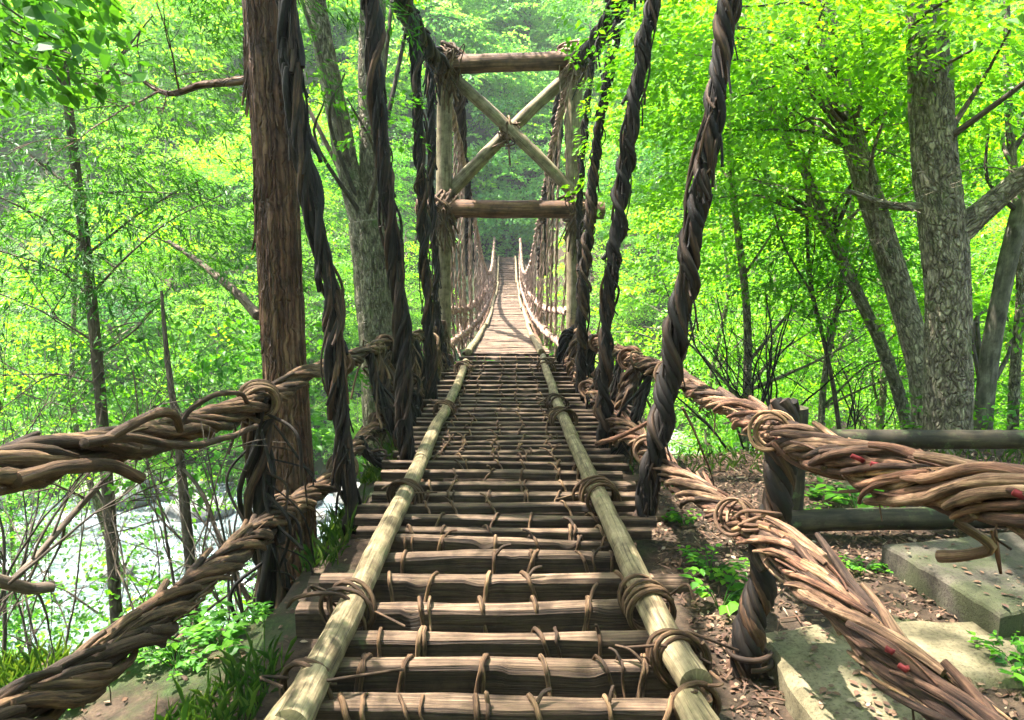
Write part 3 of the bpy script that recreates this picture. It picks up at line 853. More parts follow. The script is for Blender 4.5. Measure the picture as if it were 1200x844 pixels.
# wraps round the ropes where they meet their posts
def wrap(c, ax, Rr, r, turns, width, seed, mat='rail_vine', n=1):
    mb = MB()
    for k in range(n): coil(mb, c, np.array(ax) + .15 * RNG.standard_normal(3), Rr * (1 + .08 * k), r, turns, width, 7, seed + k, (.3, 1), 1, .22)
    mb.build('lashing_vine', M[mat], bridge)
wrap(P(304, 470, 3.7), (-.4, 1, 0), .085, .013, 4, .10, 301)
wrap(P(330, 602, 3.9), (-.3, 1, .1), .085, .011, 4, .12, 302)
wrap(P(905, 508, 2.85), (.6, .9, -.3), .074, .008, 4.5, .09, 303, 'rail_vine_pale')
wrap(P(890, 612, 2.8), (.3, .3, 1), .074, .008, 4, .08, 304, 'rail_vine_pale')
wrap(P(865, 605, 2.95), (.7, .7, -.3), .076, .008, 3, .10, 305, 'rail_vine_pale')
for k, (x, y, Yc) in enumerate([(398, 425, 5.3), (402, 550, 4.7), (452, 405, 6.8), (445, 495, 6.4), (785, 440, 4.9), (760, 528, 4.6), (738, 420, 6.2), (710, 482, 6.1), (700, 402, 8), (690, 455, 7.6)]):
    wrap(P(x, y, Yc), (-.3 if x < 590 else .3, 1, 0), .085, .013, 4, .14, 320 + 3 * k, 'rail_vine' if x < 590 else 'rail_vine_pale')
# red tape scraps twisted into the ropes
mb = MB()
for (x, y, Yc, L_) in [(875, 488, 3.35, .06), (893, 496, 3.1, .05), (918, 520, 2.8, .06), (1010, 543, 2.15, .07), (1028, 548, 2.1, .06), (1017, 556, 2.15, .05), (1195, 585, 1.42, .05), (1062, 783, 1.63, .04), (1045, 762, 1.7, .03)]:
    c = P(x, y, Yc); mb = MB(); q0 = c + np.array([-.4, -.8, .35]) * .058; d = np.array([.75, .45, -.28]); tube(mb, wobble(smooth_path([q0 - d * L_ * .5 + (0, .02, 0), q0, q0 + d * L_ * .5 + (0, .03, -.01)], .006), .006, 30, int(x)), .009, 7, .5, flat=.75)
    mb.build('tape_scrap', M['red_tape'], bridge)
mb = MB(); c = P(215, 712, 2.5); tube(mb, smooth_path([c + np.array([-.03, .03, .01]), c, c + np.array([.03, .03, -.01])], .008), .009, 7, .5, flat=.7)
mb.build('tape_scrap', M['red_tape'], bridge)

# hangers
def hanger(pts, Rr, n, rs, pitch, seed, hand=1, mat='hanger_vine', **kw):
    mb = MB(); p = wobble(wobble(smooth_path(path_px(pts), .1), .04, 1.0, seed), .018, 4, seed + 2)
    strand_rope(mb, p, Rr, n, rs, pitch, seed=seed, hand=hand, **kw)
    rnd = random.Random(seed); L_ = len(p)
    for k in range(34):      # thin loose vines and frayed bark round the rope
        i = rnd.randint(0, L_ - 4); j = min(L_ - 1, i + rnd.randint(3, 9)); m_ = (i + j) // 2
        o1, o2, o3 = (np.array([rnd.uniform(-1, 1), rnd.uniform(-1, .3), 0]) * Rr * f for f in (1.0, rnd.uniform(1.2, 1.9), rnd.uniform(.9, 1.6)))
        tube(mb, smooth_path([p[i] + o1, p[m_] + o2, p[j] + o3], .03), rnd.uniform(.004, .011), 5, rnd.uniform(.3, 1), cap=False)
    for k in range(30):
        i = rnd.randint(0, L_ - 2); a = rnd.uniform(0, 6.28); d = np.array([math.cos(a), -abs(math.sin(a)), 0])
        q = p[i] + d * Rr * 1.05
        tube(mb, smooth_path([q, q + d * .012 + (0, 0, -.05), q + d * rnd.uniform(.01, .05) + (0, 0, -rnd.uniform(.06, .2))], .03), rnd.uniform(.003, .009), 4, rnd.uniform(.2, .9), cap=False, flat=.4)
    mb.build('hanger_rope', M[mat], bridge)
HL = [
    ([(330, -110, 4.3), (340, 0, 4.3), (348, 90, 4.3), (357, 170, 4.3), (368, 250, 4.3), (381, 330, 4.3), (392, 420, 4.3), (402, 520, 4.3), (412, 600, 4.3), (418, 668, 4.3)], .044, 8, .019, 1.1),
    ([(425, -90, 5.3), (434, 0, 5.3), (440, 90, 5.3), (447, 180, 5.3), (458, 270, 5.3), (467, 350, 5.3), (473, 430, 5.3), (478, 520, 5.3), (484, 600, 5.3)], .047, 8, .02, 1.0),
    ([(482, 18, 7.7), (487, 110, 7.6), (491, 200, 7.6), (497, 290, 7.6), (503, 370, 7.6), (507, 440, 7.6), (510, 520, 7.6)], .042, 6, .018, .9),
    ([(505, 60, 10), (504, 140, 9.8), (506, 230, 9.8), (509, 320, 9.8), (512, 400, 9.8), (514, 470, 9.8)], .038, 6, .017, .8),
]
HRr = [
    ([(860, -100, 4.1), (852, 0, 4.1), (842, 75, 4.1), (829, 160, 4.1), (814, 240, 4.1), (801, 310, 4.1), (790, 390, 4.1), (780, 470, 4.1), (768, 550, 4.1), (756, 630, 4.1)], .048, 7, .0205, .5),
    ([(775, -60, 5.6), (764, 0, 5.6), (752, 80, 5.6), (740, 170, 5.6), (730, 250, 5.6), (720, 330, 5.6), (708, 420, 5.6), (702, 500, 5.6), (698, 570, 5.6)], .046, 6, .02, .5),
    ([(730, 8, 8), (714, 80, 8), (701, 160, 8), (692, 240, 8), (686, 320, 8), (682, 400, 8), (680, 490, 8)], .045, 6, .019, .5),
    ([(694, 62, 10.2), (688, 130, 10.2), (683, 210, 10.2), (680, 300, 10.2), (678, 380, 10.2), (675, 450, 10.2)], .036, 5, .018, .5),
]
for k, h in enumerate(HL): hanger(*h, seed=50 + k, loose=.85, seg=(.6, 2.0), ends=.9)
for k, h in enumerate(HRr): hanger(*h, seed=60 + k, hand=-1, loose=.75, seg=(.7, 2.0), ends=.9)
# shorter vines tied between the foot rope, hand rope and deck edge
short_l = [(432, 420, 6.2, 610), (447, 410, 6.6, 590), (462, 404, 7.2, 565), (480, 398, 8.0, 540), (497, 392, 9.0, 520), (507, 388, 9.8, 500), (420, 520, 5.5, 640), (520, 380, 10.6, 480)]
short_r = [(762, 432, 5.6, 600), (748, 428, 6.0, 585), (728, 420, 6.6, 570), (716, 415, 7.2, 545), (695, 402, 8.4, 520), (688, 398, 9.0, 505), (680, 392, 10.0, 490), (674, 386, 10.6, 470)]
for side, lst in ((-1, short_l), (1, short_r)):
    for k, (x, y, Yc, y2) in enumerate(lst):
        mb = MB(); p0 = P(x, y, Yc); p1 = P(x - side * 14, y2, Yc)
        p1[2] = max(p1[2], deckz(Yc) - .12); p1[0] = float(deckx(Yc)) + side * (deck_half(Yc) + .02)
        mid = (p0 + p1) / 2 + np.array([side * .03, 0, -.02])
        strand_rope(mb, wobble(smooth_path([p0 + (0, 0, .05), mid, p1], .08), .02, 2, k), .035, 5, .016, .5, seed=80 + k + (20 if side > 0 else 0), loose=.5, seg=(.5, 1.2))
        # untidy loose vines round it
        rnd = random.Random(k * 3 + side)
        for q in range(7):
            a = p0 * (1 - rnd.random() * .2) + p1 * 0; a = p0 + (p1 - p0) * rnd.uniform(-.05, .5)
            b2 = p0 + (p1 - p0) * rnd.uniform(.5, 1)
            m1 = (a + b2) / 2 + np.array([rnd.uniform(-.10, .10), rnd.uniform(-.25, .25), rnd.uniform(-.1, .1)])
            tube(mb, smooth_path([a, m1, b2 + np.array([rnd.uniform(-.06, .06), rnd.uniform(-.2, .2), 0])], .05), rnd.uniform(.006, .013), 5, rnd.uniform(.3, 1))
        mb.build('hanger_rope', M['rail_vine'] if k % 2 else M['hanger_vine'], bridge)

for side, lst in ((-1, [(438, 6.4), (470, 7.3), (490, 8.2), (500, 9.2), (512, 10.2), (456, 6.9)]), (1, [(742, 5.9), (706, 7.4), (692, 8.3), (684, 9.4), (664, 10.4)])):
    for k, (x, Yc) in enumerate(lst):
        mb = MB(); rnd = random.Random(k + 400 + side)
        rl = LU if side < 0 else RU; top = P(np.interp(Yc, [a[2] for a in rl], [a[0] for a in rl]), np.interp(Yc, [a[2] for a in rl], [a[1] for a in rl]) - 4, Yc); x0 = float(deckx(Yc)) + side * (deck_half(Yc) + .03)
        pts = [top, (top + np.array([x0, Yc, -1.4])) / 2 + np.array([rnd.uniform(-.05, .05), rnd.uniform(-.1, .1), 0]), np.array([x0, Yc, float(deckz(Yc)) - .35])]
        strand_rope(mb, wobble(smooth_path(pts, .08), .03, 2.3, k), .055, 7, .022, .6, seed=420 + k + side, loose=.8, seg=(.3, .9), ends=.9)
        for q in range(12):
            a = pts[0] + (pts[2] - pts[0]) * rnd.uniform(-.05, .7)
            tube(mb, smooth_path([a, a + np.array([rnd.uniform(-.14, .14), rnd.uniform(-.3, .3), rnd.uniform(-.25, .1)]), a + np.array([rnd.uniform(-.12, .12), rnd.uniform(-.4, .4), rnd.uniform(-.6, -.15)])], .05), rnd.uniform(.006, .013), 5, rnd.uniform(.2, 1), cap=False)
        mb.build('hanger_rope', M['hanger_vine'] if k % 3 else M['rail_vine'], bridge)

# the vine posts that hold the near ends of the ropes
mb = MB()
pl = path_px([(305, 462, 3.75), (300, 520, 3.75), (306, 600, 3.75), (318, 690, 3.7), (322, 770, 3.65), (320, 850, 3.6)])
strand_rope(mb, pl, .075, 9, .02, 1.4, seed=91, loose=.7, seg=(.5, 1.6), ends=.9)
rnd = random.Random(5)
for k in range(26):
    t0 = rnd.random() * .9; a = pl[0] + (pl[-1] - pl[0]) * t0
    b2 = a + np.array([rnd.uniform(-.22, .28), rnd.uniform(-.15, .1), rnd.uniform(-.55, -.15)])
    m1 = (a + b2) / 2 + np.array([rnd.uniform(-.15, .15), rnd.uniform(-.1, .1), rnd.uniform(-.05, .15)])
    tube(mb, smooth_path([a, m1, b2], .03), rnd.uniform(.004, .010), 5, rnd.uniform(.3, 1))
mb.build('rope_post', M['hanger_vine'], bridge)
mb = MB()
strand_rope(mb, path_px([(918, 470, 2.95), (915, 540, 2.9), (905, 620, 2.85), (888, 700, 2.82), (872, 780, 2.8), (862, 850, 2.8)]), .05, 7, .026, .34, seed=92, loose=.2, seg=(1, 3), hand=-1)
coil(mb, P(878, 765, 2.8), (0, 0, 1), .085, .012, 1.2, .06, 6, 5)
mb.build('rope_post', M['hanger_vine'], bridge)

# the big suspension ropes: down from overhead, over the tower, then sagging along the span
TY = 11.0
def cable(pts, seed, hand):
    mb = MB(); p = path_px(pts)
    strand_rope(mb, p, .10, 10, .032, 1.2, seed=seed, hand=hand, loose=.5, seg=(.8, 2.4), ends=.7)
    rnd = random.Random(seed)
    for k in range(26):
        i = rnd.uniform(0, len(pts) - 1.01); a = p[int(i)] + (p[int(i) + 1] - p[int(i)]) * (i % 1)
        tube(mb, smooth_path([a, a + np.array([rnd.uniform(-.12, .12), rnd.uniform(-.1, .1), rnd.uniform(-.2, -.05)]), a + np.array([rnd.uniform(-.15, .15), rnd.uniform(-.2, .2), rnd.uniform(-.6, -.2)])], .05), rnd.uniform(.006, .014), 5, rnd.random())
    mb.build('suspension_rope', M['hanger_vine'], bridge)
cable([(300, -420, 3.2), (415, -200, 5), (452, -60, 6.6), (478, 20, 8.2), (500, 58, 9.6), (521, 82, TY)], 95, 1)
cable([(905, -420, 3.2), (800, -200, 5), (752, -60, 6.6), (722, 12, 8.2), (702, 46, 9.6), (672, 76, TY)], 96, -1)
top_z = P(520, 82, TY)[2]
def cab_z(y): return float(np.interp(y, [11, 13, 15, 18, 21, 25, 30, 34, 38, 41], [top_z, 1.9, 1.2, .3, -.4, -.85, -1.0, -.75, -.1, .5]))
def half_net(y): return float(np.interp(y, [11, 14, 18, 24, 32, 40], [.92, .80, .72, .68, .66, .70]))
for sg in (-1, 1):
    ys = np.linspace(11.1, 41, 60)
    p = np.array([(float(deckx(y)) + sg * half_net(y), y, cab_z(y)) for y in ys])
    mb = MB(); strand_rope(mb, p, .055, 7, .024, 1.0, step=.12, seed=97 + sg, loose=.4); mb.build('suspension_rope', M['net_vine'], bridge)
    for (dz, rr) in ((.55, .05), (.15, .05)):
        p = np.array([(float(deckx(y)) + sg * (half_net(y) + (.03 if dz > .3 else -.04)), y, float(deckz(y)) + dz + (.12 * max(0, 1 - (y - 11) / 4) if dz > .3 else 0)) for y in ys])
        mb = MB(); strand_rope(mb, p, rr, 6, .022, .8, step=.12, seed=99 + sg + int(dz * 10), loose=.5); mb.build('hand_rope' if dz > .3 else 'foot_rope', M['net_vine'], bridge)
rest = MB(); cnt = 0
for y in np.arange(11.6, 40.6, .40):
    for sg in (-1, 1):
        rnd = random.Random(int(y * 100) + sg); mb = MB()
        if rnd.random() < .22: continue
        x = float(deckx(y)) + sg * half_net(y); z1 = cab_z(y) + .03; z0 = float(deckz(y)) - .12
        pts = np.array([(x + rnd.uniform(-.03, .03), y + rnd.uniform(-.1, .1), z1), (x + rnd.uniform(-.05, .05), y, (z1 + z0) / 2), (x - sg * .03, y + rnd.uniform(-.1, .1), z0)])
        strand_rope(mb, pts, .022, 3, .012, .5, step=.1, sides=5, seed=cnt, loose=.5, core=False, seg=(1, 3))
        for q in range(4):
            a = rnd.uniform(z0, min(z1, z0 + .7)); 
            tube(mb, smooth_path([(x + rnd.uniform(-.06, .06), y + rnd.uniform(-.3, .3), a), (x + rnd.uniform(-.1, .1), y + rnd.uniform(-.2, .2), a + rnd.uniform(-.2, .2)), (x + rnd.uniform(-.06, .06), y + rnd.uniform(-.3, .3), rnd.uniform(z0, min(z1, z0 + .7)))], .08), rnd.uniform(.006, .012), 4, rnd.uniform(.4, 1), cap=False)
        cnt += 1
        if cnt <= 76: mb.build('hanger_rope', M['net_vine'], bridge)
        else: rest.merge(mb)
tag(rest.build('hanger_rope', M['net_vine'], bridge), None, None, None, 'stuff')
# vertical vine legs that drop behind the tower (dense bundles)
for (x0, x1) in ((537, 549), (657, 634)):
    pts = [(x0, 100, 13.2), (x0 + (x1 - x0) * .35, 180, 14.2), (x0 + (x1 - x0) * .8, 250, 15.5), (x1, 320, 17)]
    mb = MB(); strand_rope(mb, path_px(pts), .10, 8, .03, 1.1, step=.08, seed=int(x0), loose=.6, ends=.8); mb.build('suspension_rope', M['hanger_vine'], bridge)

# ------------------------------------------------------------------ gate-like tower over the deck
tower = empty('bridge_tower', P(596, 430, TY), 'timber tower frame of round logs with crossed braces standing over the footbridge', 'timber tower')
def log(pts, r, name, mat, seed, amp=.1, fs=(10, 10, 10), sides=20, step=.06, w=.012):
    mb = MB(); p = wobble(smooth_path(path_px(pts), step), w, 1.2, seed)
    rr = np.interp(np.linspace(0, 1, len(p)), np.linspace(0, 1, len(r)), r) if isinstance(r, (list, tuple)) else r
    tube(mb, p, rr, sides, random.random(), disp=bark_disp(amp, fs, seed))
    return mb.build(name, M[mat], tower)
log([(521, 66, TY), (520, 250, TY), (519, 400, TY), (518, 560, TY)], .115, 'post', 'tower_pale', 1, fs=(9, 9, 2))
log([(673, 62, TY), (673, 250, TY), (672, 400, TY), (671, 560, TY)], .112, 'post', 'tower_pale', 2, fs=(9, 9, 2))
log([(522, 76, TY - .22), (600, 73, TY - .22), (684, 72, TY - .22)], .125, 'crossbeam', 'tower_brown', 3, .14, (3, 20, 20))
log([(488, 245, TY - .24), (590, 245, TY - .24), (707, 247, TY - .24)], .125, 'crossbeam', 'tower_brown', 4, .14, (3, 20, 20))
log([(532, 92, TY - .10), (598, 152, TY - .12), (672, 226, TY - .10)], .088, 'brace', 'tower_pale', 5)
log([(668, 88, TY + .08), (598, 152, TY + .06), (524, 228, TY + .08)], [.088, .09, .105], 'brace', 'tower_pale', 6)
def joint(px, py, Yc, Rr, seed, n=5, mat='hanger_vine', loose=14, axes=None, r=.022):
    mb = MB(); rnd = random.Random(seed); c = P(px, py, Yc)
    for k in range(n):
        ax = axes[k % len(axes)] if axes else (rnd.uniform(-1, 1), rnd.uniform(-.4, .4), rnd.uniform(-1, 1))
        coil(mb, c + np.array([rnd.uniform(-.06, .06), 0, rnd.uniform(-.06, .06)]), ax, Rr * rnd.uniform(.8, 1.1), r * rnd.uniform(.7, 1.2), rnd.uniform(1.5, 3), .2, 6, seed + k, (.3, 1), 1, .25)
    for k in range(loose):
        a = c + np.array([rnd.uniform(-.15, .15), rnd.uniform(-.15, 0) - .1, rnd.uniform(-.1, .1)])
        tube(mb, smooth_path([a, a + np.array([rnd.uniform(-.12, .12), -.05, rnd.uniform(-.15, .1)]), a + np.array([rnd.uniform(-.2, .2), rnd.uniform(-.1, .1), rnd.uniform(-.65, -.15)])], .04), rnd.uniform(.008, .016), 5, rnd.uniform(.3, 1))
    mb.build('lashing', M[mat], tower)
joint(524, 74, TY - .1, .22, 401, 11, 'rail_vine', 30)
joint(676, 70, TY - .1, .23, 402, 11, 'net_vine', 30)
joint(517, 246, TY - .12, .22, 403, 10, 'rail_vine', 34)
joint(676, 246, TY - .12, .20, 404, 9, 'rail_vine', 28)
joint(598, 153, TY - .03, .14, 405, 5, 'rail_vine', 3, [(1, 0, .2), (.2, 0, 1), (.7, .1, .7)], .014)
# ------------------------------------------------------------------ fence on the right
fence = empty('log_fence', P(930, 640, 4.25), 'dark weathered fence of two round rails and a post on the right bank', 'fence')
def fpole(pts, r, name, seed):
    mb = MB(); p = wobble(smooth_path(path_px(pts), .04), .006, 1.5, seed)
    tube(mb, p, r, 20, .5, disp=bark_disp(.06, (10, 10, 10), seed)); return mb.build(name, M['fence_log'], fence)
p = path_px([(930, 472, 4.3)])[0]
mb = MB(); zz = np.arange(G(p[0], 4.3) - .1, p[2], .03)
tube(mb, wobble(np.stack([zz * 0 + p[0], zz * 0 + 4.3, zz], -1), .006, 2), .088, 24, .5, disp=bark_disp(.06, (12, 12, 3), 2)); mb.build('post', M['fence_log'], fence)
p2 = P(1560, 472, 4.3)
mb = MB(); zz = np.arange(G(p2[0], 4.3) - .1, p2[2], .03)
tube(mb, np.stack([zz * 0 + p2[0], zz * 0 + 4.3, zz], -1), .088, 24, .5, disp=bark_disp(.06, (12, 12, 3), 6)); mb.build('post', M['fence_log'], fence)
fpole([(888, 514, 4.2), (1050, 515, 4.2), (1300, 516, 4.2), (1580, 517, 4.2)], .056, 'rail', 3)
fpole([(922, 612, 4.2), (1040, 608, 4.2), (1300, 604, 4.2), (1580, 600, 4.2)], .066, 'rail', 4)

# concrete blocks
SLABS = []
def slab(name, corners, zt, th, mat, label, seed, sub=.04, cat='concrete slab'):
    """corners: four (x, y) in order"""
    c = np.array(corners, float); n = 22
    SLABS.append((c, zt, 130))
    b = MB(); u = np.linspace(0, 1, n)
    U, Vv = np.meshgrid(u, u)
    pt = (c[0] * ((1 - U) * (1 - Vv))[..., None] + c[1] * (U * (1 - Vv))[..., None] + c[2] * (U * Vv)[..., None] + c[3] * ((1 - U) * Vv)[..., None])
    ed = np.minimum(np.minimum(U, 1 - U), np.minimum(Vv, 1 - Vv))
    zz = zt + .006 * fbm(np.stack([pt[..., 0] * 3, pt[..., 1] * 3, U * 0], -1), 3, seed) - np.where(ed < .001, .014, 0)
    V = np.dstack([pt, zz])
    wob = .02 * np.dstack([fbm(np.dstack([pt * 7, U * 0]), 3, seed + 1), fbm(np.dstack([pt * 7, U * 0 + 5]), 3, seed + 2)]) * np.clip(1 - ed * 8, 0, 1)[..., None]
    V[..., :2] += wob; V[..., 2] -= .02 * np.clip(fbm(np.dstack([pt * 14, U * 0]), 3, seed + 6) - .12, 0, 1) * (ed < .06)
    cen = c.mean(0)
    i = np.arange(n - 1)[:, None] * n; j = np.arange(n - 1)[None, :]
    b.add(V.reshape(-1, 3), np.stack([i + j, i + j + 1, i + n + j + 1, i + n + j], -1).reshape(-1, 4))
    ring = np.vstack([V[0, :], V[1:, -1], V[-1, -2::-1], V[-2:0:-1, 0]])
    m = len(ring); r0 = ring.copy(); r1 = ring.copy(); d = r1[:, :2] - cen; r1[:, :2] += .012 * d / np.linalg.norm(d, axis=1, keepdims=True); r1[:, 2] -= .012
    r2 = r1.copy(); r2[:, 2] -= th; r2[:, :2] += .006 * fbm(r2 * 9, 3, seed)[:, None]
    k = np.arange(m); k2 = (k + 1) % m
    b.add(np.vstack([r0, r1, r2]), np.vstack([np.stack([k, k + m, k2 + m, k2], -1), np.stack([k + m, k + 2 * m, k2 + 2 * m, k2 + m], -1)]))
    o = b.build(name, M[mat], None, smooth=False); tag(o, label, cat)
    return o
def gp(px, py, z):
    y = z / slope(py); p = P(px, py, y); return (p[0], p[1])
zt = -1.55
slab('concrete_block', [gp(1172, 716, zt), gp(1330, 690, zt), gp(1210, 618, zt), gp(1040, 636, zt)], zt, .3, 'concrete', 'grey concrete landing block behind the right hand rope below the log fence', 3)
slab('concrete_kerb', [gp(1180, 720, zt - .05), gp(1400, 770, zt - .05), gp(1400, 706, zt - .05), gp(1192, 692, zt - .05)], zt - .052, .3, 'concrete', 'small grey concrete kerb piece at the right edge of the photo', 4)
zt = -1.62
slab('stone_slab', [gp(985, 880, zt), gp(1190, 880, zt), gp(958, 728, zt), gp(888, 738, zt)], zt, .2, 'sand_path', 'long pale stone slab running along the bank beside the vine post', 5, cat='stone slab')
# worn bare path
b = MB(); n = 30
cs = np.array([gp(955, 728, -1.68), gp(1120, 800, -1.68), gp(1420, 790, -1.68), gp(1400, 722, -1.68)])
u = np.linspace(0, 1, n); U, Vv = np.meshgrid(u, u)
pt = cs[0] * ((1 - U) * (1 - Vv))[..., None] + cs[1] * (U * (1 - Vv))[..., None] + cs[2] * (U * Vv)[..., None] + cs[3] * ((1 - U) * Vv)[..., None]
pt = pt + (.05 * fbm(np.dstack([pt * 3, U * 0]), 3, 2))[..., None]
zz = ground_h(pt[..., 0], pt[..., 1]); ed = np.minimum(np.minimum(U, 1 - U), np.minimum(Vv, 1 - Vv))
zz = zz + np.clip(ed * 1.2, 0, .06) - .015
i = np.arange(n - 1)[:, None] * n; j = np.arange(n - 1)[None, :]
b.add(np.dstack([pt, zz]).reshape(-1, 3), np.stack([i + j, i + j + 1, i + n + j + 1, i + n + j], -1).reshape(-1, 4))
tag(b.build('path', M['sand_path']), 'trodden sandy path on the right bank', None, None, 'structure')

# ------------------------------------------------------------------ trees near by
def bush_branches(mb, root_p, tips, r, rnd, sides=6, step=.15, sag=.15):
    for tp in tips:
        tp = np.array(tp); a = np.array(root_p)
        m = (a + tp) / 2 + np.array([rnd.uniform(-.3, .3), rnd.uniform(-.3, .3), rnd.uniform(-.1, .4)])
        p = smooth_path([a, m, tp], step); tube(mb, p, np.linspace(r, r * .25, len(p)), sides, rnd.random(), cap=False)

def make_tree(name, label, cat, path_pts, radii, bark, sides=16, disp=None, boughs=(), blobs=(), leaf='leaf_lime', tm='maple_mid', layers=.35, seed=0, group=None, twig_n=0, limb=0, step=.08, tint=.5, droop=(-.35, .1), twig_r=.012, more=None):
    pp = path_px(path_pts); base = pp[0]
    root = empty(name, base, label, cat, group)
    rnd = random.Random(seed)
    mb = MB(); p = wobble(smooth_path(pp, step), .02, .8, seed)
    rr = np.interp(np.linspace(0, 1, len(p)), np.linspace(0, 1, len(radii)), radii)
    tube(mb, p, rr, sides, .5, disp=disp)
    if more: more(mb)
    mb.build('trunk', M[bark], root)
    for (bp, br) in boughs:
        mb = MB(); q = wobble(smooth_path(path_px(bp), step), .02, 1.5, seed + 3)
        tube(mb, q, np.interp(np.linspace(0, 1, len(q)), np.linspace(0, 1, len(br)), br), max(8, sides // 2), .6, disp=disp)
        for k in range(twig_n):
            i = rnd.randint(len(q) // 4, len(q) - 2)
            twigs(mb, q[i], (rnd.uniform(-1, 1), rnd.uniform(-1, 1), rnd.uniform(-.6, .6)), rnd.uniform(.4, 1.0), twig_r * .6, 2, rnd)
        mb.build('branch', M[bark], root)
    if blobs:
        wb = []
        for bl in blobs:
            if bl[0] == 'at': wb.append((np.array(bl[1:4], float), bl[4:7], bl[7]))
            else: wb.append((P(*bl[:3]), bl[3:6], bl[6]))
        if limb:
            for (c, r, cnt) in wb:
                # start on the trunk point nearest in height
                for q in range(limb):
                    d = np.array([rnd.uniform(-1, 1), rnd.uniform(-1, 1), rnd.uniform(-.7, .7)]); tp = c + d * np.array(r) * .8
                    j = int(np.argmin(np.linalg.norm(p - (tp * .5 + c * .5 - (0, 0, .8)), axis=1)))
                    mb = MB(); bush_branches(mb, p[j], [tp], min(rr[j] * .5, .03), rnd); mb.build('limb', M['twig'], root)
        crown_mesh('crown', wb, M[leaf], tm, layers=layers, parent=root, seed=seed, tint=tint, droop=droop)
    return root

# left cedar: shreds of bark stand off its trunk
def shreds(mb):
    rnd = random.Random(2)
    for k in range(90):
        y = rnd.uniform(0, 760); cx = np.interp(y, [0, 300, 600, 760], [309, 327, 341, 347]); c = P(cx, y, 4.7)
        a = rnd.uniform(math.pi, 2 * math.pi); rr = .127
        q0 = c + np.array([math.cos(a) * rr, math.sin(a) * rr, 0]); L_ = rnd.uniform(.08, .4); out = np.array([math.cos(a), math.sin(a), 0])
        tube(mb, smooth_path([q0, q0 + out * .006 + (0, 0, -L_ * .6), q0 + out * rnd.uniform(.008, .03) + (0, 0, -L_)], .03), rnd.uniform(.004, .011), 5, rnd.random(), flat=.5)
make_tree('cedar_tree', 'red brown cedar trunk with shredding bark rising beside the left hand rope', 'cedar tree',
    [(352, 900, 4.75), (346, 720, 4.7), (341, 600, 4.7), (334, 450, 4.7), (327, 300, 4.7), (318, 150, 4.7), (309, 0, 4.7), (300, -260, 4.7), (292, -700, 4.8)],
    [.17, .14, .136, .131, .128, .125, .12, .115, .10], 'cedar_bark', sides=110, step=.022,
    disp=lambda pts, ang, s: 1 + .09 * fbm(pts * np.array([22, 22, 1.3]), 4, 3) + .05 * (np.abs(vnoise(pts * np.array([40, 40, 2.2]), 9)) > .32) + .04 * fbm(pts * np.array([3, 3, 1.0]), 2, 5),
    boughs=[([(300, 92, 4.7), (270, 96, 4.75), (235, 99, 4.8), (205, 108, 4.85), (185, 104, 4.9), (160, 88, 4.95)], [.028, .024, .018, .01])],
    twig_n=4,
    blobs=[('at', -2.3, 4.2, 6.3, 2.4, 2.8, 1.0, 420), ('at', -2.6, 1.2, 7.0, 2.2, 2.0, 1.0, 260), (200, -120, 5.6, 1.1, .9, .5, 110)], leaf='leaf_dark', tm='conifer', limb=5, seed=3, more=shreds)  # 'at' crown masses lie out of view, shaped to shade the near deck
make_tree('forked_tree', 'mossy grey brown tree forking in two behind the left vine hangers', 'forked tree',
    [(452, 640, 8), (450, 560, 8), (446, 470, 8), (442, 400, 8), (438, 330, 8), (430, 260, 8)],
    [.28, .235, .21, .20, .20, .185], 'grey_bark', sides=48, step=.05,
    disp=bark_disp(.14, (16, 16, 1.8), 5, .06),
    boughs=[([(434, 285, 8), (412, 215, 8), (398, 150, 8), (382, 70, 8), (368, 0, 8), (350, -120, 8)], [.14, .12, .11, .105, .09]),
            ([(440, 290, 8.05), (438, 200, 8.1), (437, 100, 8.1), (436, 0, 8.1), (438, -140, 8.1)], [.165, .155, .145, .13, .12])],
    blobs=[('at', -1.4, 8.8, 6.3, 2.6, 2.3, .9, 330), (340, -160, 8.5, 2.0, 2.0, .8, 160), (395, 110, 7.2, .38, .3, .25, 9)], leaf='leaf_mid', tm='maple_mid', limb=3, seed=5)  # the 'at' crown mass is out of view, placed to shade the deck

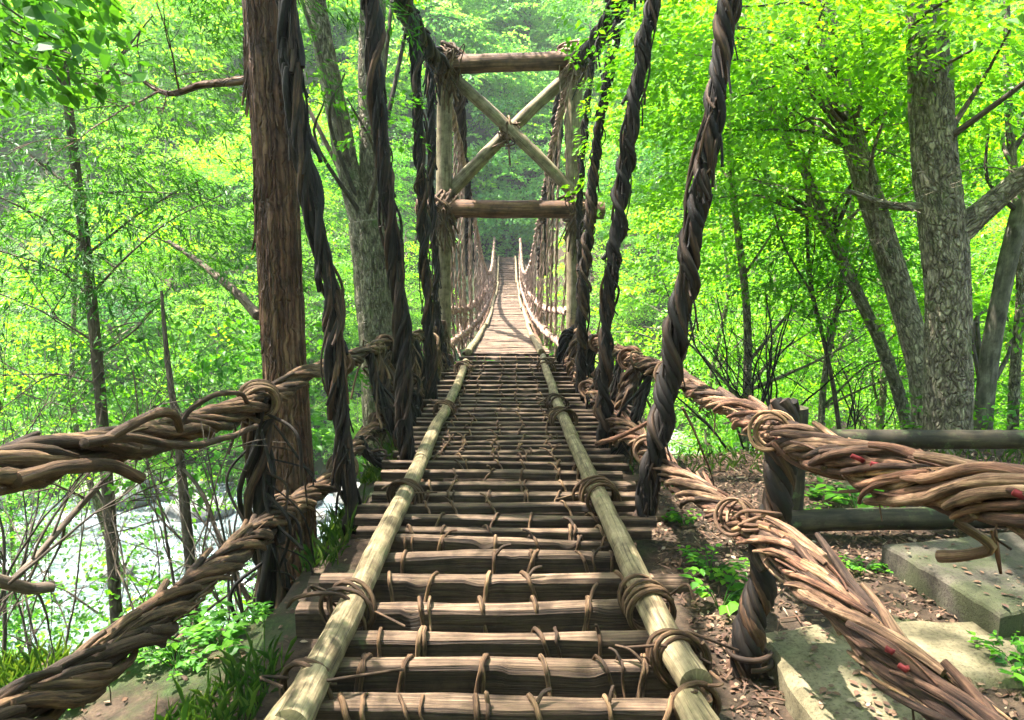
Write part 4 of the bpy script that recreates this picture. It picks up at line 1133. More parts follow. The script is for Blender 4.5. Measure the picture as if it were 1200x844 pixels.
make_tree('slender_tree', 'slim dark tree with many thin drooping side branches left of the cedar', 'slender tree',
    [(150, 860, 6.2), (137, 740, 6.2), (128, 600, 6.2), (118, 470, 6.2), (104, 330, 6.2), (88, 190, 6.2), (76, 90, 6.2), (60, -60, 6.2), (40, -240, 6.2)],
    [.06, .052, .05, .048, .044, .04, .034, .028, .02], 'twig', sides=14, disp=bark_disp(.12, (20, 20, 6), 2),
    boughs=[([(94, 230, 6.2), (60, 200, 6.2), (10, 165, 6.2), (-50, 140, 6.2)], [.014, .005]), ([(99, 285, 6.2), (50, 255, 6.1), (0, 232, 6.0), (-60, 210, 6)], [.013, .005]),
            ([(108, 350, 6.2), (70, 318, 6.2), (20, 300, 6.1), (-50, 280, 6)], [.012, .004]), ([(100, 300, 6.2), (150, 262, 6.0), (200, 232, 5.9), (240, 212, 5.8)], [.013, .004]),
            ([(108, 345, 6.2), (150, 300, 6.3), (200, 258, 6.4), (260, 228, 6.5)], [.012, .004]), ([(96, 226, 6.2), (150, 224, 6.2), (230, 228, 6.2)], [.010, .004]),
            ([(112, 420, 6.2), (160, 385, 6.2), (205, 330, 6.2)], [.010, .004]), ([(112, 400, 6.2), (60, 370, 6.2), (0, 345, 6.2), (-40, 330, 6)], [.011, .004]),
            ([(80, 120, 6.2), (130, 80, 6.1), (180, 20, 6)], [.012, .005]), ([(76, 100, 6.2), (40, 60, 6.1), (0, 10, 6)], [.012, .005]), ([(116, 450, 6.2), (60, 440, 6.2), (0, 480, 6.2)], [.010, .004])],
    twig_n=3,
    blobs=[(180, 215, 6.3, .85, .8, .32, 52), (40, 300, 6.0, .75, .7, .35, 40), (200, 300, 6.6, .8, .6, .3, 40), (130, 120, 6.3, 1.0, .8, .4, 50), (20, 420, 6.6, .7, .7, .35, 36), (200, 50, 6.5, 1.0, .8, .4, 60), (60, 180, 5.4, .7, .6, .3, 36)], leaf='leaf_dark', tm='conifer', layers=.28, seed=7)

make_tree('young_tree', 'thin straight young tree between the slim dark tree and the cedar over the river', 'young tree',
    [(250, 870, 5.2), (240, 780, 5.2), (228, 700, 5.2), (216, 600, 5.2), (208, 520, 5.2), (196, 420, 5.3), (190, 340, 5.4)],
    [.05, .045, .042, .038, .03, .02, .01], 'twig', sides=12, disp=bark_disp(.1, (20, 20, 6), 4),
    boughs=[([(212, 545, 5.2), (240, 580, 5.1), (262, 640, 5.0), (300, 720, 4.9)], [.012, .02]), ([(222, 640, 5.2), (180, 600, 5.3), (150, 540, 5.4)], [.010, .004]), ([(228, 690, 5.2), (275, 655, 5.1), (310, 600, 5.0)], [.010, .004])],
    twig_n=4,
    blobs=[(240, 420, 6.6, .8, .8, .4, 30), (200, 500, 6.2, .7, .6, .3, 16), (262, 700, 4.6, .35, .4, .2, 8)], leaf='leaf_mid', tm='maple_mid', seed=9)

# leaning broken branch left of the cedar
mb = MB()
p = wobble(smooth_path(path_px([(198, 283, 6.8), (235, 308, 6.4), (270, 338, 6.0), (302, 370, 5.6)]), .05), .012, 2)
tube(mb, p, np.linspace(.018, .04, len(p)), 10, .9, disp=bark_disp(.1))
twigs(mb, p[2], (-1, .2, .5), .5, .008, 2, random.Random(3)); 
tag(mb.build('leaning_branch', M['twig']), 'bare broken branch leaning down against the cedar trunk', 'branch')
# dead branch reaching in at the lower left
mb = MB(); rnd = random.Random(8)
p = wobble(smooth_path(path_px([(-60, 664, 2.3), (0, 680, 2.4), (35, 689, 2.5), (64, 686, 2.55)]), .02), .006, 4)
tube(mb, p, np.linspace(.026, .02, len(p)), 12, .9, disp=bark_disp(.12))
p = wobble(smooth_path(path_px([(12, 680, 2.45), (50, 645, 2.6), (85, 605, 2.75), (120, 565, 2.9)]), .03), .008, 4)
tube(mb, p, np.linspace(.012, .012, len(p)), 8, 1.0)
for k in range(7): twigs(mb, p[rnd.randint(3, len(p) - 2)], (rnd.uniform(-1, 1), rnd.uniform(-.3, .6), rnd.uniform(-1, 1)), rnd.uniform(.35, .8), .006, 2, rnd)
twigs(mb, P(40, 686, 2.5), (.2, .2, -1), .35, .006, 2, rnd); twigs(mb, P(10, 685, 2.4), (1, .4, .9), .6, .007, 3, rnd)
tag(mb.build('dead_branch', M['twig']), 'twisted bare dead branch reaching in low at the left edge', 'branch')

# dead twiggy shrubs below the left hand rope
for k, (x, y, Yc, x2, y2, L_) in enumerate([(60, 860, 4.6, 20, 400, 1.4), (205, 800, 4.3, 180, 450, 1.3), (285, 800, 4.4, 250, 450, 1.3), (150, 860, 4.4, 230, 560, 1.2), (-20, 820, 4, 30, 430, 1.3), (310, 840, 4.2, 290, 620, 1.0)]):
    rnd = random.Random(30 + k); mb = MB(); b0 = P(x, y, Yc); b0[2] = max(b0[2], G(b0[0], b0[1]) - .05)
    b1 = P(x2, y2, Yc + .4)
    for q in range(3):
        d = (b1 - b0) + np.array([rnd.uniform(-.5, .5), rnd.uniform(-.3, .3), rnd.uniform(-.3, .3)])
        twigs(mb, b0 + np.array([rnd.uniform(-.1, .1), rnd.uniform(-.1, .1), 0]), d, min(np.linalg.norm(d), 2.4) * rnd.uniform(.7, 1), rnd.uniform(.009, .015), 2, rnd, gravity=.0, kids=(3, 5), wob=.3, tint=rnd.random())
    tag(mb.build('bare_shrub', M['twig']), 'thin bare branching shrub on the bank under the left ropes', 'shrub', 'bare shrubs on the left bank')

# right big tree
make_tree('rough_barked_tree', 'thick grey tree with scaly bark and a bough to the right, behind the log fence', 'large tree',
    [(1112, 620, 6.0), (1111, 540, 6.0), (1111, 440, 6.0), (1111, 340, 6.0), (1104, 260, 6.0), (1093, 180, 6.0), (1089, 90, 6.0), (1088, 0, 6.0), (1090, -200, 6.0), (1080, -500, 6.1)],
    [.24, .185, .170, .165, .165, .142, .134, .130, .125, .11], 'grey_bark', sides=90, step=.022,
    disp=lambda pts, ang, s: 1 + .10 * fbm(pts * np.array([20, 20, 5]), 4, 13) + .10 * (np.clip(np.abs(vnoise(pts * np.array([24, 24, 9]), 19)), 0, .4) - .2) + .05 * fbm(pts * 2.2, 2, 5),
    boughs=[([(1118, 275, 6.0), (1150, 248, 5.95), (1185, 218, 5.9), (1225, 185, 5.8), (1290, 120, 5.7)], [.11, .085, .075, .07, .05]),
            ([(1080, 242, 6.0), (1045, 240, 5.95), (1020, 232, 5.9), (994, 223, 5.85)], [.04, .03, .022, .016])],
    twig_n=3, blobs=[('at', 1.8, 4.6, 7.0, 2.5, 2.5, 1.0, 360), (1180, 30, 5.6, .6, .5, .35, 26)], leaf='leaf_lime', tm='maple_mid', limb=4, seed=13)  # the 'at' crown mass is an unseen shade for the near bank
make_tree('leaning_tree', 'smooth grey trunk leaning left across the rough barked tree', 'leaning tree',
    [(1098, 640, 7), (1090, 540, 7), (1082, 440, 7.1), (1064, 370, 7.2), (1040, 290, 7.3), (1015, 215, 7.4), (996, 150, 7.5), (978, 70, 7.6), (965, 0, 7.7), (940, -140, 8)],
    [.16, .14, .13, .125, .12, .115, .105, .1, .09, .07], 'grey_bark', sides=40, step=.05, disp=bark_disp(.05, (9, 9, 3), 7),
    boughs=[([(985, 90, 7.55), (950, 60, 7.3), (900, 38, 7.1), (860, 30, 7)], [.03, .01]), ([(1050, 320, 7.2), (1030, 280, 7.0), (1020, 200, 6.8), (1040, 130, 6.6)], [.03, .012])],
    twig_n=5, blobs=[(960, 60, 7.2, 1.2, 1.1, .55, 120), (900, 120, 7.6, 1.1, 1.0, .5, 90), (1010, 30, 8.6, 1.2, 1.0, .6, 100), (880, 20, 6.6, .9, .8, .4, 60)], leaf='leaf_lime', tm='maple_mid', limb=5, seed=17)
make_tree('thin_leaning_tree', 'thin brown trunk leaning left between the leaning tree and the right vine hangers', 'thin tree',
    [(1075, 560, 9), (1058, 480, 9), (1030, 400, 9), (1005, 345, 9), (975, 280, 9), (945, 205, 9), (918, 155, 9), (895, 110, 9), (860, 20, 9)],
    [.085, .08, .075, .07, .065, .06, .05, .04, .03], 'grey_bark', sides=20, disp=bark_disp(.08), step=.06,
    boughs=[([(945, 205, 9), (955, 150, 8.9), (950, 90, 8.8)], [.03, .012]), ([(975, 285, 9), (948, 240, 8.8), (944, 180, 8.7), (930, 130, 8.7)], [.03, .012])],
    twig_n=6, blobs=[(900, 220, 9, 1.3, 1.2, .55, 100), (990, 180, 9.5, 1.1, 1.0, .5, 70), (850, 100, 9, 1.2, 1.1, .5, 90)], leaf='leaf_lime', tm='maple_mid', limb=4, seed=19)
make_tree('edge_tree', 'brown trunk leaning right at the right edge of the photo', 'thin tree',
    [(1150, 640, 7), (1150, 520, 7), (1158, 430, 7), (1175, 340, 7), (1192, 260, 7), (1215, 170, 7), (1240, 60, 7)],
    [.1, .09, .085, .08, .08, .075, .07], 'far_bark', sides=24, disp=bark_disp(.08), blobs=[(1190, 150, 7.4, .9, .9, .5, 60), (1180, 350, 8.2, .9, .8, .4, 50)], leaf='leaf_lime', tm='maple_mid', limb=4, seed=23)
make_tree('edge_tree', 'thinner straight stem right beside the right-leaning trunk at the photo edge', 'thin tree',
    [(1183, 620, 7.6), (1186, 520, 7.6), (1190, 420, 7.6), (1196, 320, 7.6), (1182, 120, 7.6), (1180, 0, 7.6)],
    [.06, .055, .05, .045, .04, .03], 'grey_bark', sides=16, disp=bark_disp(.08), blobs=[(1150, 80, 8, 1.0, .9, .5, 80)], leaf='leaf_mid', tm='maple_mid', limb=4, seed=24)
make_tree('slender_tree', 'thin upright sapling with arching dark branches left of the thin leaning trunk', 'sapling',
    [(988, 560, 9.5), (978, 470, 9.5), (965, 400, 9.5), (950, 330, 9.5), (946, 250, 9.4), (950, 170, 9.3)],
    [.035, .03, .028, .025, .02, .012], 'twig', sides=12, twig_n=3,
    boughs=[([(955, 350, 9.5), (920, 290, 9.4), (905, 240, 9.3), (885, 200, 9.2)], [.018, .008]), ([(965, 400, 9.5), (1000, 330, 9.4), (1030, 260, 9.3)], [.016, .006])],
    blobs=[(940, 270, 10, 1.0, 1.0, .4, 60), (1010, 320, 10, .9, .8, .4, 50)], leaf='leaf_mid', tm='maple_mid', limb=4, seed=26)
# twisted understory shrubs on the slope right of the bridge
for k, (x, y, Yc, x2, y2, lab) in enumerate([(880, 480, 8, 900, 330, 'dark crooked branching shrub right of the vine hangers, above the hand rope'), (905, 470, 9.5, 830, 330, 'dark crooked shrub with wide arching branches nearest the right hanger'), (1010, 500, 10.5, 1040, 380, 'dark crooked shrub seen behind the thin leaning trunk')]):
    rnd = random.Random(60 + k); mb = MB(); b0 = P(x, y, Yc); b0[2] -= .8; b1 = P(x2, y2, Yc)
    for q in range(6):
        d = (b1 - b0) + np.array([rnd.uniform(-1.2, 1.2), rnd.uniform(-.5, .5), rnd.uniform(-.2, .3)])
        twigs(mb, b0, d, 2.4 * rnd.uniform(.7, 1.1), rnd.uniform(.014, .022), 3, rnd, gravity=.0, kids=(2, 4), wob=.4, tint=.1)
    tag(mb.build('crooked_shrub', M['hanger_vine']), lab, 'shrub')

# near leaves hanging in at the upper left
root = empty('hanging_branch', P(-40, 20, 2.6), 'dark leafy branch hanging in at the top left corner close to the camera', 'branch')
mb = MB(); rnd = random.Random(4)
for q in range(6):
    p = smooth_path([P(-80, -60 + 12 * q, 2.6), P(10, 10 + 12 * q, 2.6 + .08 * q), P(70 + 10 * q, 50 + 8 * q, 2.7 + .05 * q)], .04); tube(mb, p, np.linspace(.007, .002, len(p)), 6, .3)
mb.build('stem', M['twig'], root)
rng = np.random.default_rng(5)
pos = np.array([P(rng.uniform(-60, 105), rng.uniform(-60, 78), rng.uniform(2.4, 3.1)) for _ in range(64)])
mb = MB(); add_sprays(mb, pos, -.9 + .7 * rng.standard_normal(64), rng.uniform(-.7, -.1, 64), templates('hang', n=9, length=.26, width=.12, leaf=.07, kind='oval', jit=.4), rng.uniform(.4, .8, 64), rng, rng.uniform(.7, 1, 64))
mb.build('foliage', M['leaf_dark'], root, smooth=False)
# small sprays: one between cedar and forked tree, one at the top of the frame
# understory and middle-distance trees ---------------------------------
def proto_tree(seed, leaf, tm, h=6.0, r=2.2, n=240, layers=.45, tint=.5, twr=.09):
    rnd = random.Random(seed)
    root = empty('broadleaf_tree', (0, 0, 0), 'tree', 'tree')
    mb = MB(); p = wobble(smooth_path([(0, 0, -.6), (.1, 0, h * .3), (-.15, .1, h * .65), (.1, 0, h)], .2), .12, .6, seed)
    rr = np.linspace(twr, twr * .3, len(p)); tube(mb, p, rr, 10, .5)
    for q in range(11):
        i = rnd.randint(len(p) // 3, len(p) - 1); a = rnd.uniform(0, 6.28)
        e = p[i] + np.array([math.cos(a) * r * .8, math.sin(a) * r * .8, rnd.uniform(.1, 1.0)])
        bush_branches(mb, p[i], [e], rr[i] * .5, rnd, 6, .3)
    mb.build('trunk', M['far_bark'], root)
    blobs = []
    for q in range(7):
        a = q * 2.4; rad = r * .45 * rnd.uniform(.4, 1.1)
        blobs.append(((math.cos(a) * rad, math.sin(a) * rad, h * .38 + h * .62 * q / 6), (r * rnd.uniform(.5, .75), r * rnd.uniform(.5, .75), h * .12), n // 7))
    rng = np.random.default_rng(seed); mb = MB()
    for (c, rr_, cnt) in blobs:
        pp = blob_points(rng, c, rr_, cnt, layers)
        yaw = np.arctan2(-(pp[:, 0]), pp[:, 1]) + .6 * rng.standard_normal(len(pp))
        ti = np.clip(tint + .3 * vnoise(pp * .9, seed) + .1 * rng.standard_normal(len(pp)), 0, 1)
        add_sprays(mb, pp, yaw, rng.uniform(-.4, .1, len(pp)), TM(tm), ti, rng)
    mb.build('crown', M[leaf], root, smooth=False)
    return root
PR = [proto_tree(1, 'leaf_lime', 'maple_mid', 5.5, 2.0, 300), proto_tree(2, 'leaf_lime', 'oval_mid', 6.5, 2.3, 330), proto_tree(3, 'leaf_mid', 'maple_mid', 5.0, 1.9, 300), proto_tree(4, 'leaf_cool', 'oval_mid', 7, 2.2, 360)]
def slim_tree(seed, h):
    rnd = random.Random(seed); root = empty('slim_tree', (0, 0, 0), 'tree', 'slim tree')
    mb = MB(); p = wobble(smooth_path([(0, 0, -.8), (.15, 0, h * .35), (-.1, .1, h * .7), (.2, 0, h)], .2), .15, .5, seed)
    rr = np.linspace(.075, .02, len(p)); tube(mb, p, rr, 10, .5, disp=bark_disp(.1, (14, 14, 4), seed))
    for q in range(12):
        i = rnd.randint(int(len(p) * .35), len(p) - 1); a = rnd.uniform(0, 6.28)
        bush_branches(mb, p[i], [p[i] + np.array([math.cos(a) * 1.3, math.sin(a) * 1.3, rnd.uniform(.2, 1.2)])], rr[i] * .45, rnd, 6, .3)
    mb.build('trunk', M['grey_bark'], root)
    rng = np.random.default_rng(seed); mb = MB()
    for q in range(6):
        c = p[int(len(p) * (.5 + .08 * q))] + np.array([rnd.uniform(-.5, .5), rnd.uniform(-.5, .5), .2])
        pp = blob_points(rng, c, (1.3, 1.3, .35), 26, .3); yaw = np.arctan2(-(pp[:, 0]), pp[:, 1]) + .6 * rng.standard_normal(len(pp))
        add_sprays(mb, pp, yaw, rng.uniform(-.4, .1, len(pp)), TM('maple_mid'), np.clip(.5 + .25 * rng.standard_normal(len(pp)), 0, 1), rng)
    mb.build('crown', M['leaf_lime'], root, smooth=False)
    return root
PR += [slim_tree(31, 9.0), slim_tree(32, 11.0)]
used = [False] * 6
def plant_tree(k, x, y, z, sc, rz, label, group):
    if used[k]: o = copy_tree(PR[k], (x, y, z), rz, sc, label)
    else:
        o = PR[k]; used[k] = True; o.location = (x, y, z); o.rotation_euler = (0, 0, rz); o.scale = (sc,) * 3; o['label'] = label
    o['group'] = group
    return o
# right slope
rt = [(3.6, 12.5, 0), (7.4, 12.0, 1), (11, 12.5, 0), (5.6, 17.5, 1), (10.2, 17.5, 0), (14.5, 16, 1)]
for q, (x, y, k) in enumerate(rt):
    plant_tree(k, x, y, G(x, y) - .1, random.Random(q).uniform(.85, 1.15), q * 1.3, 'leafy bright green tree on the gorge slope right of the bridge', 'trees on the slope right of the bridge')
lt = [(-4.6, 12.5, 2, .6), (-8, 9, 2, .9), (-11.5, 12, 0, 1.0), (-3.9, 10.4, 2, .5), (-15, 14, 1, 1.1), (-4.4, 28.5, 0, .9), (-6.8, 26.5, 1, 1.0), (-10.4, 26.0, 0, 1.0), (-14.5, 26.5, 3, 1.1), (-19, 25.5, 1, 1.2), (-6.0, 32.5, 2, 1.2), (-9.2, 31, 1, 1.3), (-14, 31, 0, 1.3), (-17.5, 30, 2, 1.2), (-8.3, 23.9, 2, .6), (-12.4, 23.8, 0, .6), (-5.2, 24.6, 0, .55), (-16.2, 24, 2, .7)]
for q, (x, y, k, s) in enumerate(lt):
    far = y > 20
    plant_tree(k, x, y, G(x, y) - .1, s, q * 1.7, 'bushy green tree on the far river bank left of the bridge' if far else 'leafy tree on the near slope left of the bridge above the river', 'trees on the far bank left' if far else 'trees on the near slope left')
ft = [(3.2, 31, 1, 1.0), (6.5, 33, 0, 1.2), (10.5, 32, 1, 1.2), (15, 33, 3, 1.3), (20, 31, 1, 1.4), (5, 37, 3, 1.3), (9, 39, 1, 1.4), (25, 35, 0, 1.4)]
for q, (x, y, k, s) in enumerate(ft):
    plant_tree(k, x, y, G(x, y) - .1, s, q * 2.1, 'bushy green tree on the far river bank right of the bridge', 'trees on the far bank right')
bt = [(-4.8, 47, 3, 1.3), (5.0, 48, 3, 1.4), (1.2, 54, 3, 1.5), (-3, 55, 3, 1.6)]
for q, (x, y, k, s) in enumerate(bt):
    plant_tree(k, x, y, G(x, y) - .1, s, q * 1.1, 'tall blue green tree behind the far end of the bridge', 'trees behind the far end of the bridge')
nt_ = [(-3.5, -2.5, 0), (3.8, -2.0, 1), (.5, -4.5, 2), (-6.5, 0.0, 1), (6.8, .5, 0), (-1.8, -8, 1), (4.5, -7, 2), (-6, -6, 0), (8.5, -4, 1)]  # unseen trees round the camera, added to cut light on the near deck
for q, (x, y, k) in enumerate(nt_):
    plant_tree(k, x, y, -2.0, 1.15, q * 1.9, 'unseen leafy tree added on the near bank to shade the bridge end', 'unseen trees added to shade the near bank')
sl = [(2.9, 9.6, 4), (4.6, 10.4, 5), (6.1, 12.2, 4), (8.3, 10.6, 5), (3.9, 14, 5), (9.6, 14, 4), (5.5, 15.5, 4), (12.5, 13, 5), (7.4, 19, 5), (11, 20, 4)]
for q, (x, y, k) in enumerate(sl):
    plant_tree(k, x, y, G(x, y) - .1, random.Random(q).uniform(.85, 1.1), q * 2.3, 'slim grey stemmed tree on the slope right of the bridge', 'slim trees right of the bridge')
sl = [(-5.6, 9.5, 4), (-8.5, 12.0, 5), (-4.0, 26.5, 4), (-7.5, 27.5, 5), (-12, 28, 4), (-15, 12.5, 4)]
for q, (x, y, k) in enumerate(sl):
    plant_tree(k, x, y, G(x, y) - .1, random.Random(q).uniform(.7, 1.0), q * 2.9, 'slim grey stemmed tree beside the river left of the bridge', 'slim trees left of the bridge')
for k in range(6):
    if not used[k]:
        for ch in list(PR[k].children): bpy.data.objects.remove(ch)
        bpy.data.objects.remove(PR[k])

# overhead canopy of the near bank: unseen crown masses of nearby trees, shaped to shade the deck
# far wooded hillside ---------------------------------------------------
rng = np.random.default_rng(77)
fm = MB(); cc = []
for k in range(420):
    y = rng.uniform(36, 88); x = rng.uniform(-.78 * y - 6, .78 * y + 6)
    if abs(x) < 6.0 and y < 45: continue
    s = rng.uniform(2.0, 3.6) * (1 + (y - 36) / 90)
    cc.append((x, y, G(x, y) + s * rng.uniform(.5, 1.9), s))
for k in range(44):
    y = rng.uniform(42.6, 43.4); x = rng.uniform(-3.0, 2.6); s = rng.uniform(.5, .85); cc.append((x, y, rng.uniform(-.7, 2.2), s))
for k in range(110):
    y = rng.uniform(43.0, 45.8); x = rng.uniform(-4.5, 4.5); s = rng.uniform(.7, 1.25); cc.append((x, y, rng.uniform(.3, 6.0) if abs(x) < 1.8 else rng.uniform(-1.0, 6.0), s))
for k in range(60):
    y = rng.uniform(44.5, 62); x = rng.uniform(-6, 6); s = rng.uniform(1.4, 2.4); cc.append((x, y, G(x, y) + s * rng.uniform(.3, 1.6), s))
for (x, y, z, s) in cc:
    n = int(46 * s * s / 6)
    d = rng.standard_normal((n, 3)); d /= np.linalg.norm(d, axis=1, keepdims=True); d[:, 2] = np.abs(d[:, 2]) * 1.0 - .25
    lump = 1 + .35 * vnoise(d * 2.0 + np.array([x, y, z]), 5)
    p = d * (s * lump * rng.uniform(.75, 1.0, n))[:, None]; p[:, 2] = np.round(p[:, 2] / .8) * .8 + .12 * rng.standard_normal(n)
    p = p + np.array([x, y, z])
    yaw = np.arctan2(-d[:, 0], d[:, 1]) + .5 * rng.standard_normal(n)
    cool = np.exp(-((x / y) / .22) ** 2)  # hazy tone painted into the leaves towards the middle of the hillside
    mi = 1 if rng.random() < .25 + .6 * cool else 0
    base = rng.uniform(.3, .8)
    add_sprays(fm, p, yaw, rng.uniform(-.6, .1, n), TM('far'), np.clip(base + .12 * rng.standard_normal(n), 0, 1), rng, mi=mi)
tag(fm.build('far_woodland', [M['leaf_lime'], M['leaf_cool']], None, smooth=False), 'dense bright green woodland covering the far side of the gorge', 'woodland', None, 'stuff')

# ------------------------------------------------------------------ ground cover
rng = np.random.default_rng(9)
mb = MB()
def scatter_flat(mb, n, xr, yr, size, shape, lift=.01, tintf=None, jit=.35, cond=None):
    x = rng.uniform(*xr, n); y = rng.uniform(*yr, n)
    if cond is not None:
        k = cond(x, y); x, y = x[k], y[k]
    n = len(x); z = ground_h(x, y) + lift * rng.uniform(.3, 2.2, n)
    Rm = rot_z(rng.uniform(0, 6.28, n)) @ rot_x(jit * rng.standard_normal(n)) @ rot_y(jit * rng.standard_normal(n))
    s = size * rng.uniform(.5, 1.3, n); sh = leaf_shape(shape); k = len(sh)
    V = np.einsum('nij,kj->nki', Rm, sh) * s[:, None, None] + np.stack([x, y, z], -1)[:, None, :]
    mb.add(V, np.arange(n * k).reshape(-1, k), None, np.repeat(rng.random(n) if tintf is None else tintf(n), k))
cl = lambda x, y: vnoise(np.stack([x * 1.6, y * 1.6, x * 0], -1), 3) > -.35
scatter_flat(mb, 26000, (.8, 5.5), (1.6, 7.5), .027, 'oval', .010, cond=cl)
for (cs_, zt_, n_) in SLABS:       # dead leaves lying on the blocks
    u_, v_ = rng.random(n_), rng.random(n_) ** 1.5; pt_ = (cs_[0] * ((1 - u_) * (1 - v_))[:, None] + cs_[1] * (u_ * (1 - v_))[:, None] + cs_[2] * (u_ * v_)[:, None] + cs_[3] * ((1 - u_) * v_)[:, None])
    Rm = rot_z(rng.uniform(0, 6.28, n_)) @ rot_x(.12 * rng.standard_normal(n_)); V_ = np.einsum('nij,kj->nki', Rm, leaf_shape('oval')) * (.034 * rng.uniform(.4, 1.2, n_))[:, None, None] + np.column_stack([pt_, np.full(n_, zt_ + .009)])[:, None, :]
    mb.add(V_, np.arange(n_ * 6).reshape(-1, 6), None, np.repeat(rng.random(n_), 6))
scatter_flat(mb, 5000, (.8, 5), (2, 6.5), .05, 'needle', .014)
scatter_flat(mb, 1600, (-4, -.9), (1.6, 5.0), .03, 'oval', .012)
for k in range(160):
    x, y = rng.uniform(.9, 4.6), rng.uniform(2.2, 6.2); a = rng.uniform(0, 3.14); L_ = rng.uniform(.06, .28); z = G(x, y) + .018
    tube(mb, [(x, y, z), (x + math.cos(a) * L_ / 2, y + math.sin(a) * L_ / 2, z + .008), (x + math.cos(a) * L_, y + math.sin(a) * L_, z)], .004, 4, rng.uniform(.1, .7), cap=False)
tag(mb.build('leaf_litter', M['leaf_litter'], smooth=False), 'dry brown leaf litter and twigs over the bank soil', 'leaf litter', None, 'stuff')

# low green plants, copied
def rosette(seed, n, L_, w, h, name='ground_plant'):
    rnd = random.Random(seed); root = empty(name, (0, 0, 0), 'plant', 'plant'); mb = MB(); st = MB()
    for k in range(n):
        a = rnd.uniform(0, 6.28); hh = h * rnd.uniform(.3, 1); out = L_ * rnd.uniform(.3, 1)
        tip = np.array([math.cos(a) * out, math.sin(a) * out, hh])
        tube(st, smooth_path([(0, 0, -.02), tip * .5 + (0, 0, h * .25), tip], .03), .0022, 4, .5, cap=False)
        for q in range(5):
            t = .45 + .14 * q; c = tip * t + (0, 0, .004)
            b = a + (1 if q % 2 else -1) * rnd.uniform(.4, 1.2)
            Rm = rot_z(np.array(b - math.pi / 2)) @ rot_x(np.array(rnd.uniform(-.3, .3))) @ rot_y(np.array(rnd.uniform(-.3, .3)))
            s = w * rnd.uniform(.7, 1.2); V = (Rm @ leaf_shape('oval').T).T * s + c + np.array([math.cos(b), math.sin(b), 0]) * s * .5 + (0, 0, hh * t * .1)
            mb.add(V, np.arange(6)[None, :], None, rnd.random())
    st.build('stem', M['leaf_dark'], root); mb.build('foliage', M['leaf_mid'], root, smooth=False)
    return root
ros = [rosette(1, 14, .16, .055, .12), rosette(2, 10, .22, .075, .16), rosette(3, 22, .2, .035, .1)]
pls = [(845, 712, 3.35, 0), (830, 690, 3.7, 2), (1000, 640, 4.7, 1), (960, 632, 4.9, 0), (1010, 690, 3.7, 2), (1060, 640, 4.9, 0), (930, 645, 4.6, 2), (1195, 800, 2.75, 1), (800, 655, 4.4, 0), (835, 645, 4.8, 2), (1180, 770, 2.9, 2),
       (240, 800, 3.3, 1), (180, 820, 3.1, 1), (285, 780, 3.6, 0), (130, 830, 3.0, 0), (210, 840, 3.0, 2), (90, 850, 2.9, 0), (265, 835, 3.1, 1), (300, 815, 3.3, 0), (160, 800, 3.4, 1)]
first = [True] * 3
for q, (px, py, Yc, k) in enumerate(pls):
    p = P(px, py, Yc); loc = (p[0], p[1], G(p[0], p[1])); right = px > 600
    lab = 'small green leafy plant growing through litter on the right bank' if right else 'small green leafy plant on the mossy left bank'
    if first[k]:
        o = ros[k]; first[k] = False; o.location = loc; o['label'] = lab; o.scale = (1.25,) * 3
    else: o = copy_tree(ros[k], loc, q * 1.1, random.Random(q).uniform(.6, 1.1) if right else random.Random(q).uniform(.55, 1.0), lab)
    o['group'] = 'plants on the right bank' if right else 'plants on the left bank'

# grass and moss on the left bank and slopes
mb = MB(); n = 34000
x = np.concatenate([rng.uniform(-5.0, -.95, n), rng.uniform(.9, 7, 5000)]); y = np.concatenate([rng.uniform(1.8, 6.5, n), rng.uniform(5.0, 9, 5000)])
z = ground_h(x, y); m = len(x)
dens = vnoise(np.stack([x * 1.2, y * 1.2, z * 0], -1), 4) > -.25; x, y, z = x[dens], y[dens], z[dens]; m = len(x)
hh = rng.uniform(.03, .13, m) * (1 + (rng.random(m) > .95)); yaw = rng.uniform(0, 6.28, m); ben = rng.uniform(.02, .1, m); wd = .003
ux, uy = np.cos(yaw), np.sin(yaw); px_, py_ = -uy, ux
V = np.stack([np.stack([x - px_ * wd, y - py_ * wd, z - .01], -1), np.stack([x + px_ * wd, y + py_ * wd, z - .01], -1), np.stack([x + px_ * wd * .8 + ux * ben * .4, y + py_ * wd * .8 + uy * ben * .4, z + hh * .65], -1), np.stack([x + ux * ben, y + uy * ben, z + hh], -1), np.stack([x - px_ * wd * .8 + ux * ben * .4, y - py_ * wd * .8 + uy * ben * .4, z + hh * .65], -1)], 1)
mb.add(V, np.arange(m * 5).reshape(-1, 5), None, np.repeat(rng.random(m), 5))
tag(mb.build('grass', M['grass'], smooth=False), 'green grass and moss tufts on the bank edges', 'grass', None, 'stuff')
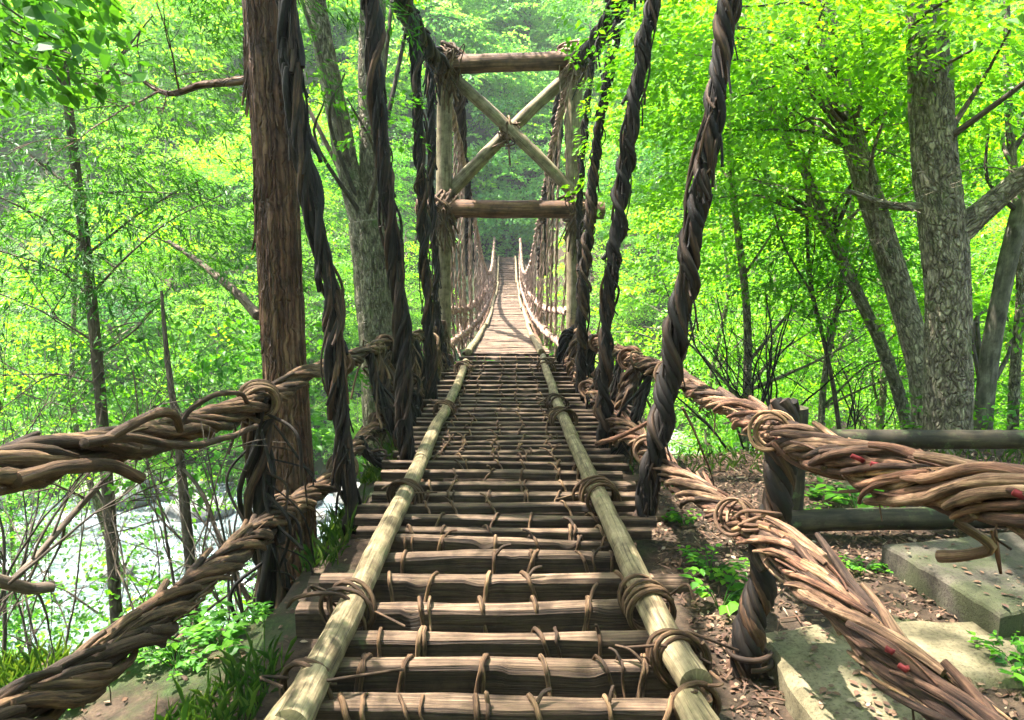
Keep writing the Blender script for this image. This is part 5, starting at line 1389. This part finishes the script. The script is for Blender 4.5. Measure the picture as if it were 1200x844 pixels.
# leafy ground cover on the slopes
gm = MB()
def cover(n, xr, yr, key, seed, lo=.1, hi=.7, cond=None):
    rg = np.random.default_rng(seed); x = rg.uniform(*xr, n); y = rg.uniform(*yr, n)
    if cond is not None: k = cond(x, y); x, y = x[k], y[k]
    z = ground_h(x, y); k = z > RIVER_Z + .3; x, y, z = x[k], y[k], z[k]
    p = np.stack([x, y, z + rg.uniform(lo, hi, len(x))], -1)
    add_sprays(gm, p, rg.uniform(0, 6.28, len(p)), rg.uniform(-.3, .3, len(p)), TM(key), np.clip(.5 + .3 * rg.standard_normal(len(p)), 0, 1), rg)
cover(1500, (1.6, 16), (6.4, 16), 'maple_mid', 1, .05, .5)
cover(900, (-13, -2.2), (6.5, 13), 'maple_mid', 2, .05, .5)
cover(260, (-9, -2.6), (6.5, 11), 'maple_mid', 12, .5, 2.2)
cover(1500, (-24, -2.6), (23, 30), 'far', 5, .0, 1.6)
cover(1600, (-40, 40), (29, 44), 'far', 3, .0, 1.0, lambda x, y: (abs(x + .2) > 3.6) | (y < 33))
tag(gm.build('ground_cover', M['leaf_mid'], None, smooth=False), 'low leafy ground cover on the gorge slopes', 'ground cover', None, 'stuff')

# ------------------------------------------------------------------ moist air of the gorge
hm = bpy.data.materials.new('haze'); hm.use_nodes = True; nt = hm.node_tree
nt.nodes.remove(nt.nodes['Principled BSDF'])
pv = nt.nodes.new('ShaderNodeVolumePrincipled'); pv.inputs['Color'].default_value = (.86, .95, .93, 1); pv.inputs['Density'].default_value = HAZE; pv.inputs['Anisotropy'].default_value = .2
nt.links.new(pv.outputs[0], nt.nodes['Material Output'].inputs['Volume'])
mb = MB(); x0, x1, y0, y1, z0, z1 = -110, 110, -24, 112, -13, 90
mb.add([(x0, y0, z0), (x1, y0, z0), (x1, y1, z0), (x0, y1, z0), (x0, y0, z1), (x1, y0, z1), (x1, y1, z1), (x0, y1, z1)], [(0, 3, 2, 1), (4, 5, 6, 7), (0, 1, 5, 4), (1, 2, 6, 5), (2, 3, 7, 6), (3, 0, 4, 7)])
tag(mb.build('haze', hm, None, smooth=False), 'faint moist haze filling the wooded gorge', 'haze', None, 'stuff')
